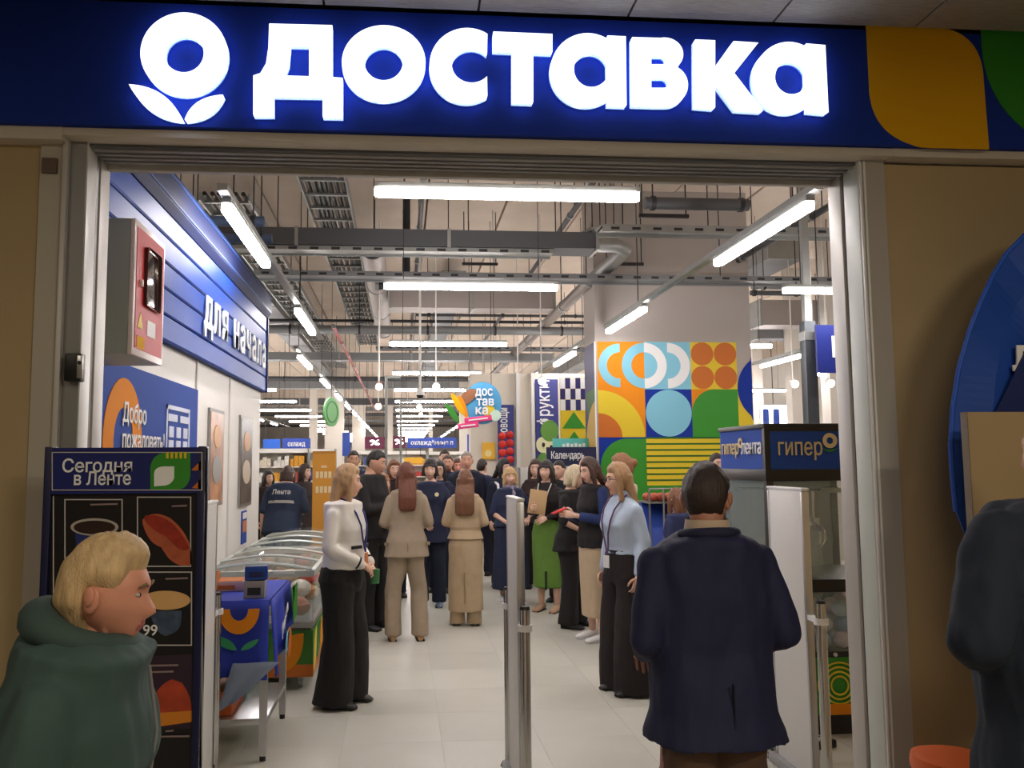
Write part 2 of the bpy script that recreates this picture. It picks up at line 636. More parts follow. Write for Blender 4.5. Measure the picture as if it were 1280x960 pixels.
def person(label, X, Y, H, rz, male=False, wide=1.0, arms=('down', 'down'), top=None, bottom=None, hair=None, skin=(222, 180, 158),
           head=(0, 0), lean=0.0, shoes=None, voxel=0.014, extras=(), group=None, name='person', hands=True, face=True, curl=0.5, stance=0.0, Z=0.0, sway=0.0):
    """top: dict(kind, rgb, hem, sleeve, slack, flare, collar); bottom: dict(kind trousers|skirt, rgb, hem, flare); hair: dict(kind, rgb, len)"""
    SK['s'] += 1
    seed = SK['s']
    s = H/1.70
    root = thing(name, label, 'person', (X, Y, Z), rz, group)
    S = Matrix.Diagonal((s, s, s, 1))
    sh = Matrix.Identity(4)
    LM = S @ Matrix.Translation((0, 0, 0.9)) @ Matrix.Rotation(lean, 4, 'X') @ Matrix.Rotation(sway, 4, 'Y') @ Matrix.Translation((0, 0, -0.9))  # upper body lean
    LB = S
    HM = LM @ Matrix.Translation((0, 0.0, 1.485)) @ Matrix.Rotation(R(head[0]), 4, 'Z') @ Matrix.Rotation(R(head[1]), 4, 'X') @ Matrix.Translation((0, 0, -1.485))
    skinm = mat('skin_%d_%d_%d' % skin, skin, 0.5, var=0.05, vscale=30)
    lipm = mat('lips', (176, 96, 92), 0.45)
    sec = [tuple([q[0], q[1]*wide, q[2]*(1+(wide-1)*0.8)] + list(q[3:])) for q in (MAL if male else FEM)]
    shx = (0.182 if male else 0.150)*(1+(wide-1)*0.8)
    shz = 1.362 if male else 1.346
    J = []
    for side, pz in ((-1, arms[0]), (1, arms[1])):
        e, wv = POSES[pz] if isinstance(pz, str) else pz
        ex = (shx-0.165)
        sp = Vector((side*shx, 0.010, shz))
        ep = Vector((side*(e[0]+ex), e[1], e[2]))
        wp = Vector((side*(wv[0]+(ex if wv[0] > 0.1 else 0)), wv[1], wv[2]))
        J.append((side, sp, ep, wp))
    hipx = 0.088*(1+(wide-1)*0.6)
    L = []
    for side in (-1, 1):
        fx = side*(hipx+0.012+stance)
        fy = 0.0 if side < 0 else -0.02
        L.append((side, Vector((side*hipx, 0.005, 0.90)), Vector((fx*0.98, fy-0.012, 0.48)), Vector((fx, fy+0.025, 0.085))))
    kk = 1.06 if male else 0.95
    # --- body: trunk, neck, limbs as one skin
    mb = MB()
    mb.loft(sec, 20)
    mb.xf(LM)
    m2 = MB()
    nk = 0.060 if male else 0.048
    m2.cap((0, 0.010, 1.42), (0, 0.004, 1.53), nk, nk*0.95)
    for side, sp, ep, wp in J:
        m2.cap(sp, ep, .047*kk, .038*kk)
        m2.cap(ep, wp, .038*kk, .025*kk)
    m2.xf(LM)
    m3 = MB()
    for side, hp, kp, ap in L:
        m3.cap(hp, kp, .083*kk, .054*kk)
        m3.cap(kp, kp*0.55+ap*0.45+Vector((0, 0.02, 0)), .053*kk, .052*kk)
        m3.cap(kp*0.55+ap*0.45+Vector((0, 0.02, 0)), ap, .050*kk, .036*kk)
        m3.cap(ap+Vector((0, 0.010, -.050)), ap+Vector((side*.006, -0.125, -.062)), .027, .015)
    m3.xf(LB)
    for m in (m2, m3):
        t = bpy.data.meshes.new('t')
        m.bm.to_mesh(t)
        m.bm.free()
        mb.bm.from_mesh(t)
        bpy.data.meshes.remove(t)
    me = remesh(mb.mesh('b', None), voxel*s, 2, 'body')
    hb = MB()
    hb.bm.from_mesh(me)
    bpy.data.meshes.remove(me)
    hi = voxel < 0.013
    add_head(hb, HM, male, 48 if hi else 32, 36 if hi else 24)
    if hands:
        for side, sp, ep, wp in J:
            d = (wp-ep).normalized()
            pal = Vector((-side, 0.15, 0)) if abs(d.z) > 0.7 else Vector((0, 0.4, -1)) if abs(wp.x) > .1 else Vector((0, 1, -.2))
            thumb = Vector((0, -1, 0)) if abs(d.z) > 0.7 else Vector((0, 0, 1))
            hm = MB()
            add_hand(hm, wp, d, pal, thumb, curl, 1.0 if male else 0.92)
            hm.xf(LM)
            t = bpy.data.meshes.new('t')
            bmesh.ops.recalc_face_normals(hm.bm, faces=hm.bm.faces)
            hm.bm.to_mesh(t)
            hm.bm.free()
            hb.bm.from_mesh(t)
            bpy.data.meshes.remove(t)
    hb.build('body', [skinm, lipm], root, angle=0)
    # --- face
    if face:
        for sd in (-1, 1):
            em = MB()
            em.ball(HM @ (HEADC+Vector((sd*.031, -.0745, .012))), (.0112*s, .0080*s, .0058*s), 10, 8, HM.to_3x3().normalized())
            em.mi = 1
            em.ball(HM @ (HEADC+Vector((sd*.031, -.0775, .012))), .0060*s, 8, 6)
            em.build('eye', [mat('eye_white', (184, 172, 164), .3), mat('iris', (52, 40, 34), .2)], root)
            bb = MB()
            hc = hair['rgb'] if hair else (90, 70, 55)
            bc = tuple(int(c*0.6) for c in hc)
            bb.tube([HM @ (HEADC+Vector((sd*x, y, z))) for x, y, z in ((.015, -.0925, .031), (.03, -.0905, .037), (.046, -.079, .031))], [.0022*s, .0042*s, .002*s], 6)
            bb.build('eyebrow', mat('brow_%d_%d_%d' % bc, bc, .8), root)
    # --- hair
    if hair and hair.get('kind') != 'bald':
        make_hair(hair, HM, LM, s, root, voxel, seed, male)
    # --- lower garment
    if bottom:
        rgb = bottom['rgb']
        fm = mat('cloth_%d_%d_%d' % tuple(rgb), rgb, 0.85, var=0.06, vscale=14, bump=0.15, bscale=350)
        hem = bottom.get('hem', 0.05)
        fl = bottom.get('flare', 0.0)
        wz = bottom.get('waist', 1.04)
        gb = MB()
        if bottom['kind'] == 'trousers':
            dw = 1+(wide-1)*.9
            gb.loft([(0.80, .152*wide, .116*dw, 0, .008), (0.88, .188*wide, .136*dw, 0, .017), (0.96, .176*wide, .124*dw, 0, .010), (wz, (.146 if not male else .168)*wide, .108*dw, 0, .002)], 24)
            for side, hp, kp, ap in L:
                gb.loft([(hem, .062+fl, .080+fl, ap.x, ap.y-0.012+fl*.3), (0.26, .064+fl*.8, .076+fl*.75, (kp.x+ap.x)/2, (kp.y+ap.y)/2), (0.48, .072+fl*.5, .080+fl*.4, kp.x, kp.y), (0.70, .088*wide+fl*.2, .098+fl*.15, hp.x*.97, .0), (0.86, .096*wide, .118*dw, hp.x*.96, .008), (0.93, .07*wide, .09, hp.x*.9, .006)], 18)
            gb.xf(LB)
            me = remesh(gb.mesh('g', None), voxel*s, 3, 'trousers', fm)
            folds(me, 0.009*s, 9, seed)
            link('trousers', me, root)
        else:
            n = 48
            nf = bottom.get('folds', 7)
            fa = bottom.get('famp', 0.05)
            hx, hy = .165+fl, .125+fl
            Z0 = [hem, hem+.12, .45, .62, .76, .88, .96, wz]
            ss = []
            for z in Z0:
                t = sstep(.88, hem, z)
                if z >= .88:
                    u = (z-.88)/(wz-.88)
                    ss.append((z, (.190-(.190-.146)*u)*wide, (.138-.028*u)*(1+(wide-1)*.9), 0, .016*(1-u)))
                else:
                    ss.append((z, (.190*(1-t)+hx*t)*wide, (.138*(1-t)+hy*t)*(1+(wide-1)*.9), 0, .014*(1-t)))
            gb.loft(ss, n, True, lambda ph, t: 1+fa*(1-t)*math.sin(nf*ph+seed+1.3*math.sin(2*ph)))
            gb.xf(LB)
            me = remesh(gb.mesh('g', None), voxel*s*.9, 2, 'skirt', fm)
            folds(me, 0.006*s, 8, seed)
            link('skirt', me, root)
    # --- shoes
    if shoes:
        sm = mat('shoe_%d_%d_%d' % tuple(shoes), shoes, 0.45)
        for side, hp, kp, ap in L:
            sb = MB()
            f0 = ap + Vector((0, 0, -ap.z))
            rings = []
            for (yy, hw, hz, z0) in ((.075, .022, .055, .004), (.055, .034, .085, .002), (.01, .036, .092, .0), (-.05, .040, .070, .0), (-.11, .046, .055, .0), (-.155, .040, .042, .002), (-.185, .018, .024, .006)):
                rings.append([sb.bm.verts.new(f0 + Vector((side*.006*(yy < 0)+hw*math.cos(a), yy, max(0.0, z0+hz*.5+hz*.5*math.sin(a)*1.0)))) for a in [2*PI*j/14 for j in range(14)]])
            sb._skin(rings)
            sb.mi = 1
            sb.box(f0+Vector((side*.003, -.05, .007)), (.078, .235, .014), bev=.006)
            sb.xf(LB)
            sb.build('shoe', [sm, mat('sole_%s' % ('white' if sum(shoes) > 500 else 'dark'), (225, 225, 222) if sum(shoes) > 500 else (30, 27, 26), .6)], root, angle=50)
    # --- upper garment
    if top:
        rgb = top['rgb']
        fm = mat('cloth_%d_%d_%d' % tuple(rgb), rgb, top.get('rough', 0.85), var=0.05, vscale=12, bump=0.15, bscale=350)
        hem = top.get('hem', 0.86)
        sl = top.get('slack', 0.016)
        fl = top.get('flare', 0.01)
        tb = MB()
        nz = top.get('neck', 1.468 if male else 1.455)
        ss = []
        for q in sec:
            if hem < q[0] < nz and q[0] >= .87:
                k = sl*(1.0 if q[0] < 1.36 else 0.7)
                ss.append((q[0], q[1]+k, q[2]+k, 0, q[4]))
        waist = top.get('waistin', 0.0)
        if not waist:                                     # hang straight from the chest
            mx = max(a[1] for a in ss if a[0] > 1.1)
            ss = [(a[0], max(a[1], mx*(0.93 if not male else 0.97) if a[0] < 1.2 else a[1]), max(a[2], (.108 if a[0] < 1.2 else a[2])), a[3], a[4]) for a in ss]
        if hem < 1.0:                                     # worn over the waistband
            ss = [(a[0], max(a[1], (.205 if not male else .200)*wide*(1-.25*sstep(.92, 1.12, a[0]))), max(a[2], .154*(1+(wide-1)*.9)*(1-.25*sstep(.92, 1.12, a[0]))), a[3], a[4]) for a in ss]
        b0 = ss[0]
        if hem < 0.87:
            k = 0.88-hem
            lo = [(hem, b0[1]+fl, b0[2]+fl, 0, b0[4])]
            if hem < 0.7:
                lo.append(((hem+.86)/2, b0[1]+fl*.6, b0[2]+fl*.6, 0, b0[4]))
            ss = lo + ss
        else:
            ss = [(hem, b0[1]+fl, b0[2]+fl, 0, b0[4])] + ss
        u = ss[-1]
        ss.append((nz, min(u[1]*0.8, .086 if male else .074), min(u[2]*0.9, .080 if male else .070), 0, .008))
        tb.loft(ss, 28)
        sr = top.get('sr', 0.0)
        sleeve = top.get('sleeve', 1.0)
        for side, sp, ep, wp in J:
            r0, r1, r2 = .055*kk+sr, .048*kk+sr, .036*kk+sr*.8
            if sleeve > .55:
                t = (sleeve-.5)*2
                wq = ep+(wp-ep)*min(1.0, t)
                tb.cap(sp, ep, r0, r1)
                tb.cap(ep, wq-(wp-ep).normalized()*r2*.7, r1, r2)
            else:
                eq = sp+(ep-sp)*min(1, sleeve*2)
                tb.cap(sp, eq, r0, r1+.006)
        tb.xf(LM)
        me = remesh(tb.mesh('t', None), voxel*s, 6 if hi else 3, 'top', fm)
        folds(me, top.get('fold', 0.007)*s, 10, seed+5)
        link(top['kind'], me, root)
        if top.get('collar'):
            cb = MB()
            cm = mat('cloth_%d_%d_%d' % tuple(top['collar']), top['collar'], .85, bump=.15, bscale=350)
            rr = nk+0.010
            ch = top.get('ch', .05)
            rings = []
            for k, (dz, dr) in enumerate(((-.02, .022), (.015, .010), (ch, .004), (ch+.004, -.004), (.01, -.002))):
                rings.append([cb.bm.verts.new((math.cos(a)*(rr+dr)*1.08, .008+math.sin(a)*(rr+dr), 1.45+dz+.012*math.sin(a))) for a in [2*PI*j/24 for j in range(24)]])
            cb._skin(rings, caps=False)
            cb.xf(LM)
            cb.build('collar', cm, root, angle=60)
    info = dict(root=root, s=s, LM=LM, LB=LB, HM=HM, J=J, L=L)
    for e in extras:
        e(info)
    return info


def make_hair(hair, HM, LM, s, root, voxel, seed, male):
    kind, rgb = hair['kind'], hair['rgb']
    hm = mat('hair_%d_%d_%d' % tuple(rgb), rgb, 0.5, var=0.22, vscale=26, stretch=(3, 3, .35), bump=.5, bscale=90)
    ln = hair.get('len', 0.0)
    thick = hair.get('thick', 0.010 if male else 0.018)
    line = hair.get('line', 0.062)
    nu, nv = 56, 40
    hb = MB()
    rings = []
    for i in range(1, nv):
        th = PI*i/nv
        rg = []
        for j in range(nu):
            ph = 2*PI*j/nu
            d = Vector((math.sin(th)*math.sin(ph), -math.sin(th)*math.cos(ph), math.cos(th)))
            p = head_pt(d, male)
            fr = math.cos(ph)                                # 1 at the face
            z = p.z
            # hairline height as a function of direction
            wa, wc = sstep(.30, .75, fr), 1-sstep(-.60, -.30, fr)
            hl = line*wa + hair.get('nape', -.085)*wc + (hair.get('side', .026) if kind in ('short', 'buzz') else -.005)*(1-wa-wc)
            if kind in ('bob', 'long', 'bun') and fr < 0.45:
                hl = min(hl, -.07)
            k = sstep(hl-.020, hl+.022, z)
            top_ = thick*(1.0+0.35*sstep(.3, 1, d.z))
            if kind in ('short', 'buzz') and hair.get('fade', 1):
                top_ *= .30+.70*sstep(-.07, .05, z)
            r = p.length
            out = (r+top_)/r
            inn = (r-.012)/r
            q = p*(inn+(out-inn)*k)
            if k > .5:
                q += d*((.005*mnoise.noise(Vector((q.x*60, q.y*60, q.z*22))+Vector((seed, 0, 0)))+.004*mnoise.noise(q*26+Vector((0, seed, 0)))))
            rg.append(hb.bm.verts.new(HEADC+q))
        rings.append(rg)
    hb._skin(rings)
    if kind in ('short', 'buzz'):
        hb.xf(HM)
        hb.build('hair', hm, root, angle=0)
        return
    if kind == 'bun':
        hb.ball(HEADC+Vector((0, .105, .045)), (.045, .040, .042))
    if kind in ('bob', 'long'):
        zb = HEADC.z-ln
        hw = hair.get('hw', 0.082)
        secs = []
        for t in (0, .06, .15, .35, .6, .85, 1.0):
            z = zb + (HEADC.z+.03-zb)*t
            below = sstep(HEADC.z-.02, HEADC.z-.16, z)
            secs.append((z, hw*(1+.12*below*(1 if kind == 'long' else .7))*(0.7 if t == 0 else .95 if t < .1 else 1), (.060-.022*below)*(.6 if t == 0 else 1), 0, .035+(.080*sstep(HEADC.z-.03, HEADC.z-.19, z)+.015*below if ln > .28 else .035*below*(1 if ln > .2 else .2)), 2.4))
        hb.loft(secs, 28, True, lambda ph, t: 1+.05*(1-t)*math.sin(9*ph+seed))
        for sd in (-1, 1):
            fz = HEADC.z - min(ln, hair.get('front', ln))
            x0 = .072
            pts = [(sd*.045, -.060, HEADC.z+.085), (sd*(x0+.004), -.052, HEADC.z+.03), (sd*(x0+.010), -.042, HEADC.z-.05), (sd*(x0+.012), -.040, max(fz, HEADC.z-.14))]
            rs = [.014, .020, .024, .022]
            if fz < HEADC.z-.15:
                pts.append((sd*(x0+.016), -.055, fz))
                rs.append(.016)
            hb.tube(pts, rs, 10)
        if hair.get('bangs'):
            hb.tube([(-.066, -.058, HEADC.z+.045), (-.035, -.090, HEADC.z+.052), (0, -.098, HEADC.z+.054), (.035, -.090, HEADC.z+.052), (.066, -.058, HEADC.z+.045)], [.011, .011, .011, .011, .011], 10)
    hb.xf(HM)
    me = remesh(hb.mesh('h', None), min(voxel, .010)*s*.85, 3, 'hair', hm)
    displace(me, lambda p: .0035*s*mnoise.noise(Vector((p.x*70, p.y*70, p.z*6))+Vector((seed, 0, 0))))   # combed strands
    link('hair', me, root)


# ---- things a person wears or is part of the outfit (children)
def lanyard(rgb=(30, 40, 110), zend=1.02, card=True, y=-.135, cardrgb=(235, 235, 235), x=0.0):
    def f(i):
        mb = MB()
        pts = [(-.055, .045, 1.480), (-.080, -.050, 1.450), (-.066+x, -.125, 1.36), (-.050+x, -.158, 1.27), (-.030+x, -.162, 1.18), (-.010+x, min(y, -.150), zend+.09), (x, min(y, -.150)-.006, zend+.05)]
        pts2 = [(2*x*(k > 1)-a, b, c) for k, (a, b, c) in enumerate(pts)]
        for P in (pts, pts2):
            mb.tube([i['LM'] @ Vector(p) for p in P], .0065*i['s'], 6)
        o = mb.build('lanyard', mat('lanyard_%d_%d_%d' % rgb, rgb, .6), i['root'])
        if card:
            cb = MB()
            cb.box((x, min(y, -.150)-.012, zend), (.062, .004, .092), rz=.1, bev=.0)
            cb.xf(i['LM'])
            cb.build('badge_card', mat('badge_%d_%d_%d' % cardrgb, cardrgb, .4), i['root'])
    return f


def ring_at_wrist(name, rgb, w=.018, r=.041, back=.02):
    def f(i):
        for side, sp, ep, wp in i['J']:
            d = (wp-ep).normalized()
            mb = MB()
            mb.cyl(wp-d*(back+w), wp-d*back, r, r, 16)
            mb.xf(i['LM'])
            mb.build(name, mat('trim_%d_%d_%d' % rgb, rgb, .8), i['root'])
    return f


def belt(name, rgb, z, hx, hy, h=.03, y0=.002):
    def f(i):
        mb = MB()
        mb.loft([(z-h/2, hx, hy, 0, y0), (z+h/2, hx, hy, 0, y0)], 28)
        mb.xf(i['LM'])
        mb.build(name, mat('trim_%d_%d_%d' % rgb, rgb, .7), i['root'], angle=50)
    return f


def glasses(rgb=(40, 34, 32)):
    def f(i):
        mb = MB()
        for sd in (-1, 1):
            c = HEADC+Vector((sd*.033, -.104, .010))
            mb.tube([c+Vector((math.cos(a)*.024, abs(math.cos(a))*.004, math.sin(a)*.018)) for a in [2*PI*j/16 for j in range(16)]], .0022, 5, closed=True)
            mb.tube([c+Vector((sd*.024, .002, .005)), HEADC+Vector((sd*.078, -.05, .010)), HEADC+Vector((sd*.082, .01, .008))], .002, 5)
        mb.tube([HEADC+Vector((-.010, -.107, .014)), HEADC+Vector((0, -.112, .016)), HEADC+Vector((.010, -.107, .014))], .002, 5)
        mb.xf(i['HM'])
        mb.build('glasses', mat('spectacle_frame', rgb, .4), i['root'])
    return f


def part(name, rgb, fn, M='LM', rough=.8, smooth=55):
    """free-form clothing piece built by fn(mb)"""
    def f(i):
        mb = MB()
        fn(mb)
        mb.xf(i[M])
        mb.build(name, mat('piece_%s_%d_%d_%d' % ((name,)+tuple(rgb)), rgb, rough), i['root'], angle=smooth)
    return f


def tagtext(s, size, z, y, rgb=(225, 225, 225), name='lettering', rx=0.0):
    """lettering on the back of a garment"""
    def f(i):
        M = i['LM'] @ Matrix.Translation((0, y, z)) @ Matrix.Rotation(PI, 4, 'Z') @ Matrix.Rotation(PI/2+rx, 4, 'X')
        text(name, s, size, mat('print_%d_%d_%d' % rgb, rgb, .6), M, i['root'], bold=.012)
    return f
# ------------------------------------------------------------------ palette
M_floor = mat('floor_vinyl', (200, 198, 187), 0.38, var=0.05, vscale=2.2, rndvar=0.045)
M_floorbase = mat('floor_base', (176, 172, 163), 0.5)
M_slab = mat('ceiling_concrete', (228, 212, 196), 0.9, var=0.08, vscale=1.2, rndvar=0.06)
M_seam = mat('ceiling_seam', (110, 98, 90), 0.9)
M_beige = mat('facade_beige', (176, 154, 116), 0.75, var=0.03, vscale=3)
M_frame = mat('frame_metal', (196, 192, 186), 0.4, metal=0.15)
M_framedk = mat('frame_grey', (140, 138, 136), 0.45, metal=0.2)
M_shutter = mat('shutter_grey', (104, 104, 108), 0.5, metal=0.2)
M_white = mat('white_paint', (236, 234, 228), 0.55, var=0.02, vscale=2)
M_cream = mat('cream_paint', (222, 212, 196), 0.65)
M_navy = mat('fascia_navy', (28, 54, 148), 0.7, spec=.15)
M_blue = mat('band_blue', (14, 66, 158), 0.45, var=.05, spec=.2)
M_bluedk = mat('band_navy', (14, 32, 84), 0.6, spec=.3)
M_signblue = mat('sign_blue', (42, 76, 160), 0.7, spec=.2)
M_orange = mat('print_orange', (226, 138, 30), 0.7, spec=.2)
M_dorange = mat('print_dark_orange', (196, 104, 22), 0.5)
M_yellow = mat('print_yellow', (222, 194, 36), 0.5)
M_fyellow = mat('fascia_yellow', (226, 168, 20), 0.7, spec=.15)
M_green = mat('print_green', (48, 140, 34), 0.5)
M_dgreen = mat('print_dark_green', (30, 96, 30), 0.5)
M_lblue = mat('print_light_blue', (126, 192, 214), 0.5)
M_pwhite = mat('print_white', (236, 236, 236), 0.5)
M_silver = mat('brushed_steel', (200, 200, 202), 0.28, metal=0.9)
M_chrome = mat('chrome', (190, 188, 186), 0.12, metal=1.0)
M_galv = mat('galvanised_steel', (150, 152, 150), 0.42, metal=0.55, var=.08, vscale=6)
M_duct = mat('duct_grey', (124, 126, 128), 0.5, metal=0.35, var=.06, vscale=3)
M_ductdk = mat('duct_dark', (78, 80, 84), 0.55, metal=0.3)
M_black = mat('black_plastic', (18, 18, 20), 0.4)
M_dark = mat('dark_metal', (42, 42, 46), 0.5, metal=.3)
M_gatewhite = mat('gate_white', (226, 224, 220), 0.35)
M_red = mat('signal_red', (190, 14, 22), 0.45, spec=.3)
M_cardboard = mat('cardboard', (196, 120, 62), 0.8)
M_glass = glass('clear_glass', (215, 232, 230), 0.16)
M_lamp = emis('lamp_diffuser', (255, 248, 246), LAMP_E)
M_letter = emis('letter_face', (236, 243, 255), 1.7)
M_letterside = emis('letter_side', (120, 160, 255), .18)

# ------------------------------------------------------------------ floor
YF = 3.30                                   # front of the shop wall
CEIL = 5.6
SX0, SX1, SY1 = -13.0, 15.0, 80.0           # the sales hall
fl = MB().bx(SX0, SX1, -4.2, SY1, -0.12, -0.003).build('floor', M_floorbase, smooth=False)
tag(fl, kind='structure')
tw = 0.6
tm = MB().bx(0, tw-.0015, 0, tw-.0015, -0.0028, 0).mesh('tile', M_floor, smooth=False)
for i in range(9):
    for j in range(26):
        X0, Y0 = -1.55+i*tw, 3.55+j*tw
        if Y0 > 11.5 and i > 6:
            continue
        link('tile', tm, fl, (X0, Y0, 0))

# ------------------------------------------------------------------ hall ceiling
ce = MB().bx(SX0, SX1, 3.5, SY1, CEIL+.12, CEIL+.3).build('ceiling', M_seam, smooth=False)
tag(ce, kind='structure')
pm = MB().bx(0, 1.17, 0, 6.05, 0, .12).mesh('slab_panel', M_slab, smooth=False)
for i in range(23):
    for j in range(7):
        link('slab_panel', pm, ce, (SX0+.2+i*1.2, 3.55+j*6.08, CEIL+.015*((i*7+j*3) % 3)/2))

pm = MB().bx(0, 2.37, 0, 8.3, 0, .12).mesh('slab_panel', M_slab, smooth=False)
for i in range(11):
    for j in range(4):
        link('slab_panel', pm, ce, (SX0+.2+i*2.4, 46.2+j*8.34, CEIL+.01*((i*5+j*3) % 3)))

# ------------------------------------------------------------------ shell
def wallbox(name, x0, x1, y0, y1, z0, z1, m):
    return tag(MB().bx(x0, x1, y0, y1, z0, z1).build(name, m, smooth=False), kind='structure')


XL0 = at(48, 300, Y=YF).x                   # left edge of the frame
XR1 = at(1109, 300, Y=YF).x                 # right edge of the frame
wallbox('wall_front', SX0, XL0, YF, 3.5, 0, 2.93, M_beige)
wallbox('wall_front', XR1, SX1, YF, 3.5, 0, 2.93, M_beige)
wallbox('wall_front', SX0, SX1, 3.37, 3.5, 2.93, CEIL+.3, M_cream)
wallbox('wall_back', SX0, SX1, SY1, SY1+.2, 0, CEIL+.3, mat('back_wall', (196, 188, 178), .7, var=.05, vscale=1))
wallbox('wall_right', SX1, SX1+.2, -4.2, SY1, 0, CEIL+.3, M_white)
wallbox('wall_left', SX0-.2, SX0, -4.2, SY1, 0, CEIL+.3, M_white)
wallbox('wall_concourse', SX0, SX1, -4.4, -4.2, 0, 3.6, M_beige)
XW = -1.60                                  # partition at the left of the entrance
YW1 = 9.8
wallbox('wall_partition', XW-.16, XW, 3.5, YW1, 0, 3.62, M_white)
for k, py in enumerate((4.45, 6.76, 8.05)):
    tag(MB().bx(XW, XW+.012, py-.02, py+.02, 0, 2.5).build('trim_%d' % (k+1), mat('trim_white', (214, 212, 208), .5), smooth=False), kind='structure')
tag(MB().bx(XW, XW+.015, 3.5, YW1, 0, .08).build('baseboard_left', mat('trim_white', (214, 212, 208), .5), smooth=False), kind='structure')

# concourse ceiling of perforated panels
cc = MB().bx(SX0, SX1, -4.2, 3.4, 3.50, 3.62).build('ceiling', mat('concourse_seam', (60, 56, 52), .8), smooth=False)
tag(cc, kind='structure')
MP = mat('perforated_panel', (150, 140, 126), .6, bump=.6, bscale=70, stretch=(.25, 3, 1), var=.25, vscale=60)
pm = MB().bx(.004, .594, .004, .594, 0, .03).mesh('ceiling_panel', MP, smooth=False)
for i in range(12):
    for j in range(9):
        link('ceiling_panel', pm, cc, (-3.3+i*.6, -2.22+j*.6, 3.466))

# ------------------------------------------------------------------ fascia with printed shapes
YS = 3.20
zf0, zf1 = at(640, 169, Y=YS).z, 3.462
fas = MB().bx(-3.4, 4.8, YS, YF+.06, zf0, zf1).build('fascia_panel', M_navy, smooth=False)
tag(fas, 'long dark blue fascia panel above the shop entrance', 'sign panel')


def SS(px, py, Y=YS-.002):
    p = at(px, py, Y=Y)
    return (p.x, p.z)


def bez(p0, p1, p2, n=14):
    return [((1-t)**2*p0[0]+2*t*(1-t)*p1[0]+t*t*p2[0], (1-t)**2*p0[1]+2*t*(1-t)*p1[1]+t*t*p2[1]) for t in [i/n for i in range(n+1)]]


XZ = Matrix.Rotation(PI/2, 4, 'X')


def flat(name, px_loops, Y, depth, m, parent):
    loops = [[SS(a, b, Y) for a, b in lp] for lp in px_loops]
    return outline(name, loops, depth, m, parent, Matrix.Translation((0, Y, 0)) @ XZ)


flat('yellow_leaf', [[(1082, 31), (1150, 33)] + bez((1170, 34), (1227, 40), (1229, 100)) + [(1236, 187), (1160, 185)] + bez((1150, 184), (1086, 170), (1086, 105))], YS, .003, M_fyellow, fas)
flat('green_leaf', [[(1226, 37), (1340, 43), (1345, 190)] + bez((1330, 189), (1226, 150), (1226, 42))], YS, .003, M_green, fas)

# ------------------------------------------------------------------ lit sign
sign = thing('illuminated_sign', 'glowing white flower emblem and eight letters on the blue fascia', 'sign', (0, YS, zf0))
SO = Vector((0, YS, zf0))


def glyph(name, shapes):
    me = None
    for loops in shapes:
        lp = [[(SS(a, b, YS-.06)[0], SS(a, b, YS-.06)[1]-zf0) for a, b in l] for l in loops]
        o = outline('g', lp, .022, M_letter, None, Matrix.Translation((0, -.030, 0)) @ XZ)
        o2 = outline('g', lp, .020, M_letterside, None, Matrix.Translation((0, -.024+.016, 0)) @ XZ)
        if me is None:
            me = bmesh.new()
        for k, q in enumerate((o, o2)):
            n0 = len(me.faces)
            me.from_mesh(q.data)
            me.faces.ensure_lookup_table()
            for f in me.faces[n0:]:
                f.material_index = k
            d = q.data
            bpy.data.objects.remove(q)
            bpy.data.meshes.remove(d)
    m = bpy.data.meshes.new(name)
    me.to_mesh(m)
    me.free()
    m.materials.append(M_letter)
    m.materials.append(M_letterside)
    return link(name, m, sign)


glyph('flower_ring', [[ell(229, 65, 54.5, 51, 48), ell(229, 65, 25, 24, 40)]])
glyph('leaf', [[bez((160, 104), (208, 106), (227, 148)) + bez((227, 148), (182, 146), (160, 104))[1:-1]]])
glyph('leaf', [[bez((230, 148), (240, 119), (278, 117)) + bez((278, 117), (266, 146), (230, 148))[1:-1]]])
glyph('letter', [[[(336, 28), (415, 30), (415, 95), (428, 96), (428, 144), (403, 143.5), (403, 118), (341, 117), (341, 142), (316, 142), (316, 93), (325, 90), (332, 78), (335, 58)], [(362, 53), (386, 53.5), (386, 94), (354, 93), (360, 78)]]])
glyph('letter', [[ell(479.5, 76.5, 52.5, 46.5, 48), ell(479.5, 76.5, 24, 22.5, 40)]])
glyph('letter', [[arc(584, 79.5, 47, 46, 57, 303, 40) + arc(590, 79.5, 25, 22.5, 320, 40, 30)]])
glyph('letter', [[[(617, 38), (691, 41), (691, 63), (667, 62), (667, 126), (641, 125), (641, 61), (617, 60)]]])
glyph('letter', [[ell(735, 85, 46, 45, 48), ell(740, 85, 22, 22.5, 40)], [[(760, 43), (783, 44), (784, 130), (761, 129)]]])
glyph('letter', [[[(791, 45), (826, 46)] + arc(831, 66.5, 24, 21, -90, 70, 14) + arc(836, 105, 25, 25, -70, 90, 16) + [(820, 130), (791.5, 129)], [(815, 66)] + arc(829, 72.5, 6, 6.5, -90, 90, 8) + [(815, 79)], [(815, 93.5)] + arc(831, 101, 7, 7.5, -90, 90, 8) + [(815, 108.5)]]])
glyph('letter', [[[(870, 48), (895, 49), (895, 82), (918, 50), (949, 52), (919, 90), (955, 137), (922, 135), (895, 99), (895, 133), (870.5, 131)]]])
glyph('letter', [[ell(987, 95, 43, 44, 48), ell(991, 95, 21, 21.5, 40)], [[(1009, 53), (1033, 55), (1037, 139), (1013, 137)]]])

# ------------------------------------------------------------------ doorway
def Xf(px, Y=YF, py=450):
    return at(px, py, Y=Y).x


